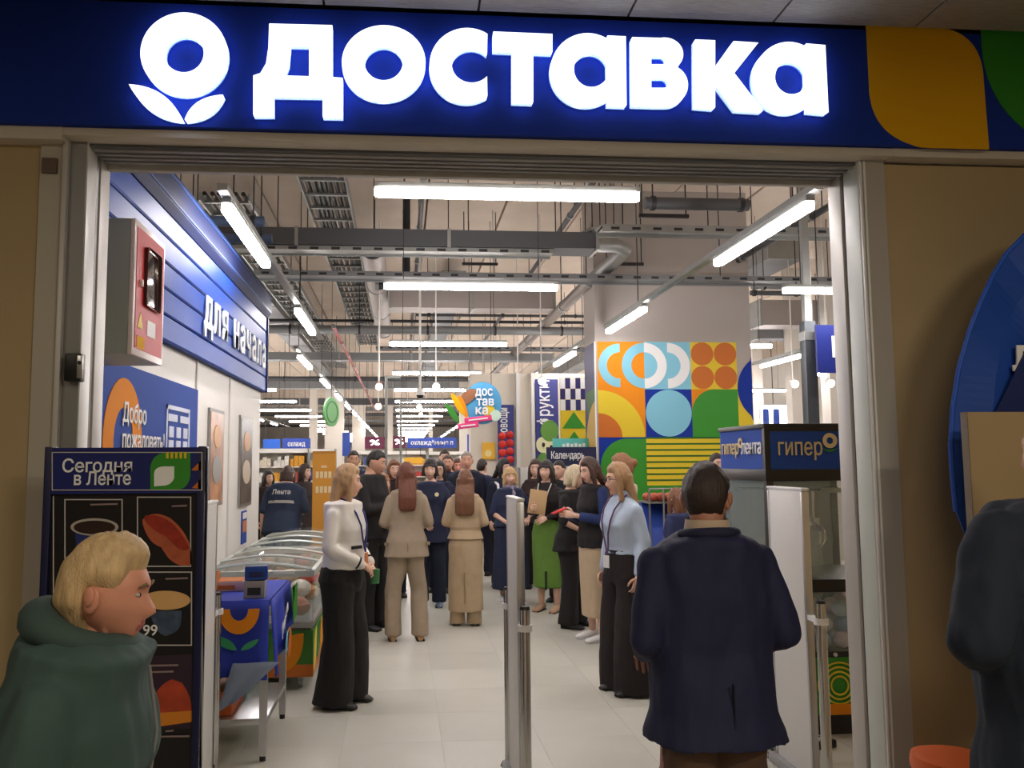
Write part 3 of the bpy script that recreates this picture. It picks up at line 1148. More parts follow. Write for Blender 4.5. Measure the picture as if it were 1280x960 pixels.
dr = tag(thing('door_1', None, None, (0, 0, 0)), kind='structure')
zt0 = at(600, 190, Y=YF).z
M_trim = mat('head_trim', (206, 196, 180), .55)
MB().bx(Xf(76), XR1, YS+.03, YF+.03, zt0, zf0-.001, bev=.004).build('head_trim', M_trim, dr)
MB().bx(-3.2, Xf(76), YS+.03, YF+.03, zf0-.05, zf0-.001).build('head_trim', M_trim, dr)
MB().bx(XR1, 4.6, YS+.03, YF+.03, zf0-.035, zf0-.001).build('head_trim', M_trim, dr)
XA, XB = Xf(101), Xf(1083)                  # clear opening at the facade face
YR = 3.545                                  # inner face of the reveal
MB().bx(XA-.02, XB+.02, YF+.012, YR-.03, zt0-.012, zt0+.03).build('shutter_soffit', M_shutter, dr)
for k in range(4):
    MB().bx(XA, XB, YF+.03+k*.045, YF+.055+k*.045, zt0-.018, zt0-.011).build('shutter_lath', M_framedk, dr, smooth=False)
zo0 = at(600, 223, Y=YR-.03).z
MB().bx(XA, XB, YR-.035, YR, zo0, zt0+.03, bev=.006).build('header_rail', M_frame, dr)
# left side: outer cover, flat plate, then the reveal with its guide rail and post
MB().bx(XL0, Xf(72), YF-.012, 3.5, 0, zt0).build('jamb_cover', mat('jamb_beige', (182, 174, 160), .5), dr)
MB().bx(Xf(72), Xf(79), YF-.03, 3.5, 0, zt0, bev=.004).build('jamb_edge', M_frame, dr)
MB().bx(Xf(79), XA-.004, YF-.006, 3.5, 0, zt0).build('jamb_plate', M_framedk, dr)
MB().bx(XA-.05, XA, YF, 3.40, 0, zt0, bev=.003).build('guide_rail', M_gatewhite, dr)
MB().bx(XA-.05, XA-.012, 3.40, 3.44, 0, zt0).build('shadow_gap', M_framedk, dr)
MB().bx(XA-.05, XA+.002, 3.44, YR, 0, zt0, bev=.003).build('jamb_post', M_frame, dr)
# right side
MB().bx(XB, XB+.05, YF, 3.415, 0, zt0, bev=.003).build('guide_rail', mat('rail_pale', (208, 214, 204), .4), dr)
MB().bx(XB+.012, XB+.05, 3.415, 3.44, 0, zt0).build('shadow_gap', M_dark, dr)
MB().bx(XB-.002, XB+.05, 3.44, YR, 0, zt0, bev=.003).build('jamb_post', M_frame, dr)
MB().bx(XB+.003, XB+.012, YF-.014, YF+.02, 0, zt0, bev=.002).build('jamb_edge', M_gatewhite, dr)
MB().bx(XB+.018, XB+.028, YF-.014, YF+.02, 0, zt0, bev=.002).build('jamb_edge', M_gatewhite, dr)
MB().bx(XB+.028, XR1-.004, YF-.010, 3.5, 0, zt0).build('jamb_cover', mat('jamb_grey', (172, 166, 156), .5), dr)
p = at(62, 207, Y=YF-.02)
tag(MB().box(p, (.055, .012, .058)).build('cover_plate', mat('brown_plate', (96, 74, 62), .5), smooth=False), 'small square brown plate high on the left door frame', 'plate')
# lock box on the left rail
t = thing('lock_box', 'black lock box on the left door frame beside the fire cabinet', 'lock', at(95, 460, Y=YF-.02))
MB().box((0, -.012, 0), (.062, .045, .105), bev=.006).build('case', M_black, t)
MB().box((.028, -.038, 0), (.022, .008, .085), bev=.003).build('face_plate', M_silver, t)
MB().cyl((.028, -.047, .015), (.028, -.040, .015), .007).build('key_cylinder', M_dark, t)

# ------------------------------------------------------------------ lamps
ORD = ['first', 'second', 'third', 'fourth', 'fifth', 'sixth', 'seventh', 'eighth', 'ninth', 'tenth', 'eleventh', 'twelfth', 'thirteenth', 'fourteenth', 'fifteenth', 'sixteenth', 'seventeenth', 'eighteenth', 'nineteenth']
ZL = 3.5
LL = 1.80


def lamp_proto():
    t = thing('tube_lamp', 'x', 'lamp')
    d = MB()
    n = 12
    pts = []
    for sgn in (-1, 1):
        for k in range(n+1):
            a = R(90+180*k/n) if sgn < 0 else R(-90+180*k/n)
            pts.append((sgn*(LL/2-.04)+.04*math.cos(a), .04*math.sin(a)))
    d.prism(pts, -.030, .022, 'Z')
    d.build('diffuser', M_lamp, t)
    MB().bx(-LL/2, LL/2, -.032, .032, .023, .06).build('housing', M_galv, t, smooth=False)
    for s in (-.7, .7):
        MB().cyl((s, 0, .06), (s, 0, CEIL-ZL+.02), .004, n=6).build('suspension_wire', M_dark, t, smooth=False)
    return t


LP = lamp_proto()
first = {}


def place_lamp(X, Y, along, label, group):
    if not first:
        o = LP
    elif not along:
        o = copy_tree(LP)
    elif 'along' in first:
        o = copy_tree(first['along'])
    else:
        o = copy_tree(LP)
        for ch in list(o.children):
            if ch.name.startswith('suspension'):
                bpy.data.objects.remove(ch)
        first['along'] = o
    first[along and 'along' or 'x'] = o
    o.location = (X, Y, ZL)
    o.rotation_euler = (0, 0, PI/2 if along else 0)
    o['label'] = label
    o['group'] = group


YT = [5.55, 8.6, 12.9, 17.2, 21.3, 25.4, 29.5, 33.6, 37.7, 41.8, 46, 50, 54, 58, 62, 66, 70, 74]
for nm, xc, k0 in (('middle crosswise', .72, 0), ('right crosswise', 4.95, 1), ('left crosswise', -4.0, 3), ('far right crosswise', 9.1, 2), ('far left crosswise', -8.2, 3)):
    for k, Y in enumerate(YT):
        if k >= k0 and (Y < 44 or xc in (.72, -4.0)):
            place_lamp(xc, Y, False, '%s lit tube from the doorway in the %s row' % (ORD[k-k0], nm), nm+' tube lamps')
for nm, xc, y0, k0 in (('left lengthwise', -1.23, 6.84, 0), ('right lengthwise', 2.88, 6.53, 0), ('outer right lengthwise', 6.92, 6.6, 1), ('outer left lengthwise', -5.9, 15.4, 0)):
    for k in range(17):
        Y = y0+4.12*k
        if Y > (62 if xc in (-1.23, 2.88) else 44) or k < k0:
            continue
        X = xc
        if xc == -1.23 and k >= 2:
            X, Y = -1.73, 15.4+4.12*(k-2)
        place_lamp(X, Y, True, '%s lit tube from the doorway in the %s row' % (ORD[k-k0], nm), nm+' tube lamps')
for nm, X, ya, yb in (('left', -1.23, 5.8, 13.0), ('right', 2.88, 5.5, 11.65), ('rear right', 2.88, 12.8, 66), ('inner left', -1.73, 14, 68), ('outer right', 6.92, 8, 45.8), ('outer left', -5.9, 14, 45.8)):
    t = thing('lighting_track', 'grey steel lighting track above the %s lengthwise row of tubes' % nm, 'track', (X, ya, ZL+.066))
    MB().bx(-.035, .035, 0, yb-ya, 0, .05).build('rail', M_galv, t, smooth=False)
    for k in range(int((yb-ya)/4.12)+1):
        MB().cyl((0, .4+k*4.12, .05), (0, .4+k*4.12, CEIL+.02-ZL-.066), .006, n=6).build('hanger_rod', M_dark, t, smooth=False)


# ------------------------------------------------------------------ ducts, trays and pipes under the ceiling
def hang(mb, X, Y, z0):
    mb.cyl((X, Y, z0), (X, Y, CEIL+.02), .006, n=6)


def run_x(name, label, cat, py, z, pxa, pxb, h, d, m, kind='box', rods=3, hm=None):
    """a run across the hall seen at image row py: box duct, tray or pipe, with its hanger rods"""
    Y = (at(560, py, Y=1.0)-CPOS).z
    Y = (z-CAMZ)/Y
    xa, xb = at(pxa, py, Y=Y).x, at(pxb, py, Y=Y).x
    t = thing(name, label, cat, ((xa+xb)/2, Y, z))
    L = (xb-xa)/2
    mb = MB()
    if kind == 'box':
        mb.bx(-L, L, -d/2, d/2, -h/2, h/2)
        mb.build('duct_body', m, t, smooth=False)
        k = max(2, int(2*L/1.5))
        for i in range(k+1):
            x = -L+2*L*i/k
            MB().bx(x-.02, x+.02, -d/2-.015, d/2+.015, -h/2-.015, h/2+.015).build('flange', hm or M_galv, t, smooth=False)
    elif kind == 'pipe':
        mb.cyl((-L, 0, 0), (L, 0, 0), h/2, n=16)
        mb.build('pipe_body', m, t)
        for i in range(rods):
            x = -L*.85+1.7*L*i/max(1, rods-1)
            MB().cyl((x-.02, 0, 0), (x+.02, 0, 0), h/2+.012, n=16).build('clamp_ring', M_dark, t)
    else:                                          # perforated tray: floor, two lips, rungs
        MB().bx(-L, L, -d/2, d/2, -.004, .004).build('tray_floor', m, t, smooth=False)
        for s in (-1, 1):
            MB().bx(-L, L, s*d/2-.006, s*d/2+.006, -h/2, h/2).build('side_lip', m, t, smooth=False)
        sl = MB()
        for i in range(int(2*L/.25)):
            sl.bx(-L+.1+i*.25, -L+.2+i*.25, -d/2-.009, -d/2-.006, -.02, .012)
        q = sl.build('slot', M_dark, t, smooth=False)
        tag(q, kind='stuff')
        cb = MB()
        for i in range(4):
            yy = -d/2+d*(i+.5)/4
            cb.tube([(-L, yy, .02), (-L/2, yy+.02, .025), (0, yy-.02, .022), (L/2, yy+.015, .025), (L, yy, .02)], .014, 6)
        tag(cb.build('cables', M_black, t), kind='stuff')
    for i in range(3 if not rods else 0):
        MB().bx(-L+.2+i*(L-.2)-.02, -L+.2+i*(L-.2)+.02, -.02, .02, 0, .075).build('bracket', M_dark, t, smooth=False)
    for i in range(rods):
        x = -L*.85+1.7*L*i/max(1, rods-1)
        MB().cyl((x, 0, 0), (x, 0, CEIL+.02-z), .007, n=6).build('hanger_rod', M_dark, t, smooth=False)
    return t


run_x('air_duct', 'long grey square duct crossing below the ceiling behind the first tubes', 'duct', 303, 4.35, 180, 742, .20, .40, M_ductdk, rods=5)
run_x('cable_tray', 'perforated tray directly under the long grey square duct', 'cable tray', 316, 4.22, 190, 690, .05, .30, M_galv, 'tray', 0)
run_x('cable_tray', 'long perforated tray crossing above the second crosswise tube', 'cable tray', 347, 4.2, 320, 1120, .07, .35, M_duct, 'tray', 5)
run_x('cable_tray', 'pale tray ending in a slanted arm at upper right', 'cable tray', 285, 4.4, 750, 1120, .09, .25, M_galv, 'tray', 4)
run_x('air_duct', 'broad pale duct behind the second crosswise tube', 'duct', 376, 4.5, 488, 690, .34, .5, mat('duct_pale', (158, 150, 146), .5, metal=.25), rods=3)
run_x('water_pipe', 'dark thick pipe crossing under the broad pale duct', 'pipe', 413, 4.15, 332, 731, .16, .16, M_duct, 'pipe', 5)
run_x('water_pipe', 'dark thin pipe high beside the right end of the first crosswise tube', 'pipe', 249, 4.2, 806, 935, .12, .12, M_ductdk, 'pipe', 2)
run_x('water_pipe', 'thin conduit crossing between second and third crosswise tubes', 'pipe', 394, 4.7, 520, 735, .06, .06, M_ductdk, 'pipe', 3)
run_x('water_pipe', 'slim pipe crossing just above the third crosswise tube', 'pipe', 402, 4.9, 335, 735, .07, .07, M_dark, 'pipe', 3)
run_x('air_duct', 'square duct crossing above the fourth crosswise tube', 'duct', 447, 4.2, 334, 690, .18, .4, M_duct, rods=4)
run_x('cable_tray', 'narrow tray crossing behind the third crosswise tube', 'cable tray', 436, 4.85, 470, 735, .08, .4, M_duct, 'tray')
run_x('water_pipe', 'grey pipe crossing below the fourth crosswise tube', 'pipe', 474, 4.3, 332, 640, .16, .16, M_ductdk, 'pipe', 4)
run_x('air_duct', 'far square duct crossing the hall above the pendant spots', 'duct', 482, 4.6, 330, 700, .25, .4, M_duct, rods=4)
run_x('air_duct', 'furthest square duct crossing the hall near the back wall', 'duct', 502, 4.5, 330, 640, .3, .4, M_ductdk, rods=4)
run_x('water_pipe', 'grey pipe crossing right of the mural pillar at the top', 'pipe', 352, 4.5, 940, 1130, .14, .14, M_duct, 'pipe', 3)
run_x('air_duct', 'pale square duct box right of the mural pillar', 'duct', 390, 4.3, 944, 1060, .45, .5, mat('duct_pale', (158, 150, 146), .5, metal=.25), rods=3)
run_x('water_pipe', 'dark pipe crossing right of the pillar above the second tube', 'pipe', 362, 4.0, 938, 1000, .07, .07, M_ductdk, 'pipe', 2)
run_x('air_duct', 'wide duct crossing far right above the checkout sign', 'duct', 416, 4.3, 942, 1100, .2, .4, M_duct, rods=3)
run_x('water_pipe', 'blue grey beam crossing in front of the slatted band top', 'pipe', 281, 4.0, 150, 330, .10, .10, mat('beam_blue', (70, 86, 116), .5, metal=.3), 'pipe', 3)
run_x('water_pipe', 'second blue grey beam crossing at the slatted band top', 'pipe', 302, 4.0, 150, 340, .10, .10, mat('beam_blue', (70, 86, 116), .5, metal=.3), 'pipe', 3)


for k, (py, z) in enumerate(((511, 4.6), (518, 4.9), (526, 4.7), (532, 4.9))):
    run_x('water_pipe' if k % 2 else 'air_duct', '%s of four runs crossing the far end of the hall' % ORD[k], 'pipe' if k % 2 else 'duct', py, z, 325, 640, .22, .4, M_ductdk if k % 2 else M_duct, 'pipe' if k % 2 else 'box', 4)


def run_y(name, label, cat, X, z, ya, yb, r, m, shape='pipe', rods=4, w=None):
    t = thing(name, label, cat, (X, ya, z))
    L = yb-ya
    if shape == 'pipe':
        MB().cyl((0, 0, 0), (0, L, 0), r, n=20).build('pipe_body', m, t)
        k = max(2, int(L/2))
        for i in range(k+1):
            y = min(L-.02, max(.02, L*i/k))
            MB().cyl((0, y-.02, 0), (0, y+.02, 0), r+.012, n=20).build('joint_ring', M_galv, t)
    elif shape == 'box':
        MB().bx(-w/2, w/2, 0, L, -r, r).build('duct_body', m, t, smooth=False)
        k = max(2, int(L/2))
        for i in range(k+1):
            y = L*i/k
            MB().bx(-w/2-.012, w/2+.012, y-.02, y+.02, -r-.012, r+.012).build('flange', M_galv, t, smooth=False)
    else:
        for s in (-1, 1):
            MB().bx(s*w/2-.012, s*w/2+.012, 0, L, -.05, .05).build('side_rail', M_galv, t, smooth=False)
        for i in range(int(L/.55)):
            MB().bx(-w/2, w/2, .2+i*.55, .25+i*.55, -.02, .01).build('rung', M_galv, t, smooth=False)
        cb = MB()
        for i in range(7):
            x = -w/2+.06+(w-.12)*i/6
            cb.tube([(x+.02*math.sin(i+q*1.7), L*q/6, .035) for q in range(7)], .03, 6)
        tag(cb.build('cables', M_black, t), kind='stuff')
    for i in range(rods):
        y = L*(i+.5)/rods
        MB().cyl((0, y, r*.9 if shape != 'ladder' else 0), (0, y, CEIL+.02-z), .007, n=6).build('hanger_rod', M_dark, t, smooth=False)
    return t


run_y('cable_ladder', 'dark cable ladder running into the hall left of the first crosswise tube', 'cable ladder', -.92, 5.0, 9.0, 24, .05, M_galv, 'ladder', w=.54)
run_y('cable_ladder', 'second cable ladder further left under the slabs', 'cable ladder', -2.2, 5.0, 10.5, 30, .05, M_galv, 'ladder', w=.6)
run_y('air_duct', 'round pale duct running into the hall left of the crosswise tubes', 'duct', -.40, 4.65, 11.5, 19, .17, mat('duct_pale', (158, 150, 146), .5, metal=.25))
run_y('water_pipe', 'square brown pipe running into the hall towards the mural pillar', 'pipe', 2.73, 4.3, 11.9, 30, .09, mat('pipe_brown', (128, 118, 112), .5, metal=.2))
run_y('water_pipe', 'dark conduit running in above the right lengthwise tubes', 'pipe', 4.9, 4.6, 7.5, 22, .04, M_ductdk)
run_y('water_pipe', 'dark conduit running in between first tube and right tubes', 'pipe', 2.2, 4.9, 8.5, 24, .035, M_ductdk)
run_y('air_duct', 'flat grey duct running in over the left crowd', 'duct', -2.9, 5.12, 12, 40, .14, M_duct, 'box', w=.5)
run_y('water_pipe', 'red sprinkler pipe running in on the left', 'pipe', -1.2, 4.1, 15, 40, .03, mat('pipe_red', (150, 40, 36), .5))
run_y('air_duct', 'flat grey duct running in over the middle of the crowd', 'duct', 1.0, 5.2, 16, 42, .14, M_duct, 'box', w=.45)
run_y('air_duct', 'flat grey duct running in far right beyond the pillar', 'duct', 6.2, 5.1, 13, 42, .16, M_duct, 'box', w=.6)
run_y('water_pipe', 'thin grey pipe running in right beside the round duct', 'pipe', .25, 4.95, 9.5, 30, .03, M_ductdk)
# dark elbow beside the round duct
t = thing('pipe_elbow', 'black curved pipe elbow right of the round pale duct', 'pipe', (-.1, 11.9, 4.2))
MB().tube([(-.25, 0, -.02), (-.05, 0, 0)] + [(-.05+.22*math.sin(R(a)), 0, .22-.22*math.cos(R(a))) for a in range(0, 91, 15)] + [(.17, 0, 1.42)], .055, 10).build('pipe_body', M_dark, t)
MB().cyl((-.27, 0, -.02), (-.22, 0, -.02), .07, n=14).build('collar_ring', M_galv, t)
# slanted arm and galvanised elbow at the upper right
a, b = at(700, 306, Y=10.0), at(750, 283, Y=10.0)
t = thing('tray_bracket', 'slanted pale steel arm at the left end of the upper right tray', 'bracket', (a.x, 10.0, a.z))
MB().tube([(0, 0, 0), (b.x-a.x, 0, b.z-a.z)], .035, 4).build('arm', M_galv, t, smooth=False)
MB().cyl((b.x-a.x, 0, b.z-a.z), (b.x-a.x, 0, CEIL+.02-a.z), .007, n=6).build('hanger_rod', M_dark, t)
pts = [at(705, 306, Y=10.5), at(768, 306, Y=10.5), at(780, 312, Y=10.6), at(772, 322, Y=10.9), at(740, 350, Y=12.2)]
t = thing('round_duct', 'shiny galvanised elbow duct under the slanted arm', 'duct', pts[0])
MB().tube([p-pts[0] for p in pts], .10, 14).build('pipe_body', M_galv, t)
MB().cyl((pts[1]-pts[0]), (pts[1]-pts[0])+Vector((0, 0, CEIL+.02-pts[1].z)), .007, n=6).build('hanger_rod', M_dark, t)
# small hanging trapeze frames
for k, (px, py, Y, lab) in enumerate(((718, 318, 11.0, 'thin hanging steel frame left of the galvanised elbow'), (780, 330, 11.5, 'thin hanging steel frame right of the galvanised elbow'), (830, 270, 9.0, 'thin hanging steel frame under the dark thin pipe'), (600, 330, 13.0, 'thin hanging steel frame behind the long square duct'))):
    p = at(px, py, Y=Y)
    t = thing('trapeze_hanger', lab, 'hanger', p)
    MB().bx(-.28, .28, -.02, .02, -.02, .02).build('cross_bar', M_dark, t, smooth=False)
    for s in (-1, 1):
        MB().cyl((s*.25, 0, 0), (s*.25, 0, CEIL+.02-p.z), .008, n=6).build('hanger_rod', M_dark, t, smooth=False)
# ------------------------------------------------------------------ left partition: fire cabinet, slatted band, posters
def WY(px):                                 # depth on the partition face
    return at(px, 500, X=XW).y


t = thing('fire_cabinet', 'grey fire hose cabinet with red glazed door high on the left wall', 'fire cabinet', (XW, 4.12, 2.22))
W, D, HC = .52, .30, .66
MB().bx(0, D, 0, W, 0, HC, bev=.006).build('cabinet_body', mat('cabinet_grey', (150, 156, 152), .5), t)
d = MB().bx(D, D+.022, .0, W, .0, HC, bev=.006).build('door', mat('cabinet_door_white', (228, 214, 210), .3), t)
MB().bx(D+.022, D+.025, .03, W-.03, .035, HC-.03).build('red_panel', M_red, d, smooth=False)
MB().bx(D+.022, D+.027, .15, W-.12, .26, .56, bev=.02).build('window_pane', mat('smoked_pane', (60, 44, 44), .1, coat=.5), d)
MB().box((D+.030, .09, .36), (.02, .02, .035), bev=.005).build('handle', M_pwhite, d)
MB().bx(D+.022, D+.027, .22, .36, .12, .20).build('notice_sticker', M_pwhite, d, smooth=False)
MB().prism([(.06, .14), (.15, .14), (.105, .22)], D+.022, D+.027, 'X').build('warning_sticker', M_yellow, d, smooth=False)
MB().bx(D+.022, D+.027, .06, .18, .04, .10).build('warning_sticker', M_fyellow, d, smooth=False)

zb0, zb1 = 2.50, 3.36
Y0b, Y1b = 3.56, YW1
band = thing('slatted_sign_band', 'glossy blue slatted band with white lettering above the left wall', 'sign band', (XW, Y0b, zb0))
L = Y1b-Y0b
MB().bx(0, .03, 0, L, 0, zb1-zb0).build('backing', M_bluedk, band, smooth=False)
for k in range(5):
    h = (zb1-zb0)/5
    z = k*h
    MB().prism([(0.03, z+.004), (.052, z+.004), (.060, z+.016), (.058, z+h-.012), (.050, z+h-.004), (.03, z+h-.004)], 0, L, 'Y').build('slat', M_blue, band, smooth=False)
MB().bx(0, .075, L-.01, L+.04, 0, zb1-zb0).build('end_cap', M_bluedk, band, smooth=False)
for k, ch in enumerate('ДЛЯ НАЧАЛА'):
    if ch == ' ':
        continue
    y = 6.80+k*.315
    if k > 3:
        y -= .12
    o = text('letter', ch.lower() if k > 2 else ch.lower(), .46, mat('letter_silver', (226, 230, 236), .3), face_right(.076, y-Y0b, .40), band, bold=.012, depth=.006)
cor = thing('cornice_panel', 'dark blue overhanging panel along the top of the slatted band', 'panel', (XW, Y0b, zb1))
MB().prism([(0, 0), (.06, .0), (.10, .05), (.10, .26), (0, .26)], 0, L+.03, 'Y').build('panel_body', M_bluedk, cor, smooth=False)
MB().bx(.10, .106, 0, L+.03, .06, .075).build('edge_strip', mat('strip_blue', (60, 96, 160), .3), cor, smooth=False)
MB().bx(.10, .106, 0, L+.03, .22, .235).build('edge_strip', mat('strip_blue', (60, 96, 160), .3), cor, smooth=False)

ws = thing('welcome_board', 'blue welcome board with yellow ring and white floor plan on the left wall', 'sign', (XW+.003, 4.62, 1.15))
bw, bh = WY(245)-4.62, 1.12
MB().bx(0, .012, 0, bw, 0, bh).build('board', M_signblue, ws, smooth=False)
FR = Matrix.Rotation(PI/2, 4, 'Z') @ XZ
outline('yellow_ring', [ell(.38, .68, .34, .36), ell(.38, .68, .17, .19)], .002, M_orange, ws, Matrix.Translation((.014, 0, 0)) @ FR)
text('lettering', 'Добро\nпожаловать!', .155, M_pwhite, face_right(.018, .34, .76), ws, align='LEFT', bold=.012, width=.86)
text('lettering', 'в вашу\nновую Ленту!', .085, M_pwhite, face_right(.018, .62, .47), ws, align='LEFT', bold=.008, width=.5)
fp = MB()
px0 = 1.26
for (a, b, c, e) in ((0, .62, .92, .95), (0, .03, .10, .95), (.04, .28, .84, .89), (.36, .60, .84, .89), (.60, .63, .10, .95), (0, .62, .10, .13)):
    fp.bx(.012, .017, px0+a, px0+b, c, e)
for i in range(3):
    for j in range(7):
        fp.bx(.012, .017, px0+.07+i*.19, px0+.19+i*.19, .16+j*.095, .235+j*.095)
tag(fp.build('floor_plan', mat('plan_white', (206, 214, 236), .5), ws, smooth=False), kind='stuff')

for k, (pa, pb, ya, yb, lab, c1, c2) in enumerate(((260, 278, 512, 632, 'framed food poster in warm browns on the left wall', (178, 130, 96), (150, 150, 150)), (299, 314, 521, 632, 'framed dark food poster nearest the freezers on the left wall', (84, 78, 70), (210, 200, 180)))):
    y0, y1 = WY(pa), WY(pb)
    z1, z0 = at((pa+pb)/2, ya, X=XW).z, at((pa+pb)/2, yb, X=XW).z
    t = thing('food_poster', lab, 'poster', (XW, y0, z0))
    MB().bx(0, .02, 0, y1-y0, 0, z1-z0).build('poster_frame', M_framedk, t, smooth=False)
    MB().bx(.02, .024, .03, y1-y0-.03, .03, z1-z0-.03).build('print', mat('poster_print_%d' % k, c1, .35, var=.6, vscale=5), t, smooth=False)
    outline('dish', [ell((y1-y0)/2, (z1-z0)*.38, (y1-y0)*.32, .12)], .002, mat('poster_dish_%d' % k, c2, .4), t, Matrix.Translation((.026, 0, 0)) @ FR)
    outline('dish', [ell((y1-y0)/2, (z1-z0)*.72, (y1-y0)*.26, .10)], .002, mat('poster_dish2_%d' % k, (200, 140, 60), .4), t, Matrix.Translation((.026, 0, 0)) @ FR)
y0 = WY(304)
t = thing('price_strip', 'narrow printed strip on the left wall above the freezer', 'poster', (XW, y0, at(306, 678, X=XW).z))
zz = at(306, 638, X=XW).z-at(306, 678, X=XW).z
MB().bx(0, .012, 0, .26, 0, zz).build('board', M_signblue, t, smooth=False)
MB().bx(.012, .016, .03, .23, zz*.35, zz*.7).build('print', M_cardboard, t, smooth=False)
MB().bx(.012, .016, .03, .23, zz*.76, zz*.95).build('print', M_pwhite, t, smooth=False)

# ------------------------------------------------------------------ anti-theft gates
def gate(X, label, hi):
    t = thing('antitheft_gate', label, 'security gate', (X, 4.575, 0), 0, 'anti-theft gates across the entrance')
    MB().bx(-.017, .017, -.205, .205, .05, hi-.015, bev=.006).build('antenna_panel', M_gatewhite, t)
    MB().bx(-.020, .020, -.215, -.195, .05, hi-.02, bev=.004).build('edge_profile', M_silver, t)
    MB().bx(-.020, .020, .195, .215, .05, hi-.02, bev=.004).build('edge_profile', M_silver, t)
    MB().bx(-.022, .022, -.218, .218, hi-.016, hi, bev=.005).build('top_cap', M_pwhite, t)
    MB().bx(-.05, .05, -.26, .26, 0, .055, bev=.012).build('base', mat('gate_base', (150, 150, 150), .4), t)
    for s in (-1, 1):
        y = s*.33
        p = MB().cyl((0, y, .0), (0, y, .97), .026, n=20).build('post', M_chrome, t)
        MB().cyl((0, y, .97), (0, y, .985), .027, .022, n=20).build('post_cap', M_black, p)
        MB().cyl((0, y, 0), (0, y, .02), .055, .045, n=20).build('foot_flange', M_chrome, p)
        cl = MB()
        cl.cyl((0, y, .865), (0, y, .895), .036, n=18)
        cl.bx(-.016, .016, min(y, s*.2), max(y, s*.2), .868, .892)
        cl.build('clamp', M_pwhite, t)
    return t


gate(-1.02, 'white anti-theft gate behind the dark menu board', 1.50)
gate(.61, 'silver anti-theft gate standing alone in the middle of the entrance', 1.51)
gate(2.13, 'white anti-theft gate beside the claw machine', 1.55)

# ------------------------------------------------------------------ menu board
YB = 3.02
pA, pB = at(58, 560, Y=YB), at(258, 557, Y=YB)
mb_w, mb_h = pB.x-pA.x, pA.z
menu = thing('menu_board', 'dark blue standing menu board with framed food pictures', 'menu board', (pA.x, YB, 0))
MB().bx(0, mb_w, 0, .03, .05, mb_h-.003).build('board', mat('board_black', (20, 17, 22), .35), menu, smooth=False)
hb = at(150, 617, Y=YB).z
MB().bx(.0, mb_w, -.012, 0, hb, mb_h).build('header', mat('header_navy', (24, 34, 104), .35), menu, smooth=False)
for x in (0, mb_w-.025):
    MB().bx(x, x+.025, -.014, .045, .0, mb_h+.004, bev=.003).build('upright', mat('board_navy', (16, 20, 62), .4), menu)
MB().bx(-.01, mb_w+.01, -.18, .2, 0, .03, bev=.006).build('foot', M_dark, menu)
T = lambda px, py: (at(px, py, Y=YB-.013).x-pA.x, at(px, py, Y=YB-.013).z)
x, z = T(137, 585)
text('lettering', 'Сегодня', .062, M_pwhite, face_front(T(122, 583)[0], -.014, T(122, 583)[1]), menu, bold=.012, width=.245*mb_w/.57, depth=.001)
text('lettering', 'в Ленте', .062, M_pwhite, face_front(T(128, 599)[0], -.014, T(128, 599)[1]), menu, bold=.012, width=.20*mb_w/.57, depth=.001)


def tp(name, loops, m, y=-.013, dep=.001):
    return outline(name, [[T(a, b) for a, b in lp] for lp in loops], dep, m, menu, Matrix.Translation((0, y, 0)) @ XZ)


tp('leaf_emblem', [[(188, 612), (188, 590)] + bez((188, 585), (190, 567), (208, 566)) + [(238, 566), (238, 592)] + bez((238, 594), (236, 611), (222, 612))], M_green)
tp('leaf_emblem', [[(193, 608), (193, 592)] + bez((194, 588), (198, 583), (206, 583)) + [(218, 583), (218, 594)] + bez((218, 598), (214, 606), (206, 607))], M_pwhite, -.016)
for k in range(5):
    tp('stripe', [[(208+k*5.6, 565), (211+k*5.6, 565), (211+k*5.6, 573), (208+k*5.6, 573)]], M_yellow, -.016)
tp('triangle', [[(239, 588), (251, 576), (251, 588)]], M_dorange)
tp('triangle', [[(240, 610), (251, 599), (251, 611)]], M_dorange)


def fr(px0, px1, py0, py1, w=1.3):
    a = [(px0, py0), (px1, py0), (px1, py1), (px0, py1)]
    b = [(px0+w, py0+w), (px1-w, py0+w), (px1-w, py1-w), (px0+w, py1-w)]
    return a, b


M_line = mat('menu_line', (196, 190, 190), .5)
for i, (a, b, c, e) in enumerate(((79, 152, 624, 712), (170, 238, 621, 709), (79, 152, 716, 808), (170, 239, 715, 808))):
    tp('picture_frame', fr(a, b, c, e), M_line, -.002)
tp('header_line', fr(65, 253, 565, 613, 1.0), M_line, -.014)
tp('side_line', [[(64.5, 620), (65.8, 620), (65.8, 950), (64.5, 950)]], M_line, -.002)
tp('side_line', [[(251, 620), (252.3, 620), (252.3, 950), (251, 950)]], M_line, -.002)
# the pictures: cup, sausage bun, soup plate, dish
tp('cup_picture', [[(92, 660)] + arc(116, 660, 24, 8, 180, 0, 16) + bez((140, 662), (138, 690), (128, 706)) + bez((104, 706), (93, 690), (92, 662))], mat('menu_cup', (26, 44, 108), .4), -.002)
tp('cup_rim', [ell(117, 659, 30, 11), ell(117, 659, 26, 8)], mat('menu_rim', (176, 166, 160), .4), -.004)
tp('coffee', [ell(117, 660, 26, 8)], mat('menu_coffee', (44, 26, 18), .4), -.004)
tp('bun_picture', [bez((177, 650), (190, 636), (212, 648)) + bez((220, 655), (236, 672), (238, 690)) + bez((238, 706), (222, 712), (208, 696)) + bez((200, 684), (184, 680), (177, 654))], mat('menu_bun', (172, 84, 52), .5, var=.3, vscale=20), -.002)
tp('sausage_picture', [bez((180, 645), (206, 640), (226, 668)) + bez((236, 684), (232, 692), (220, 684)) + bez((206, 670), (190, 664), (180, 650))], mat('menu_sausage', (150, 44, 30), .4, var=.3, vscale=30), -.004)
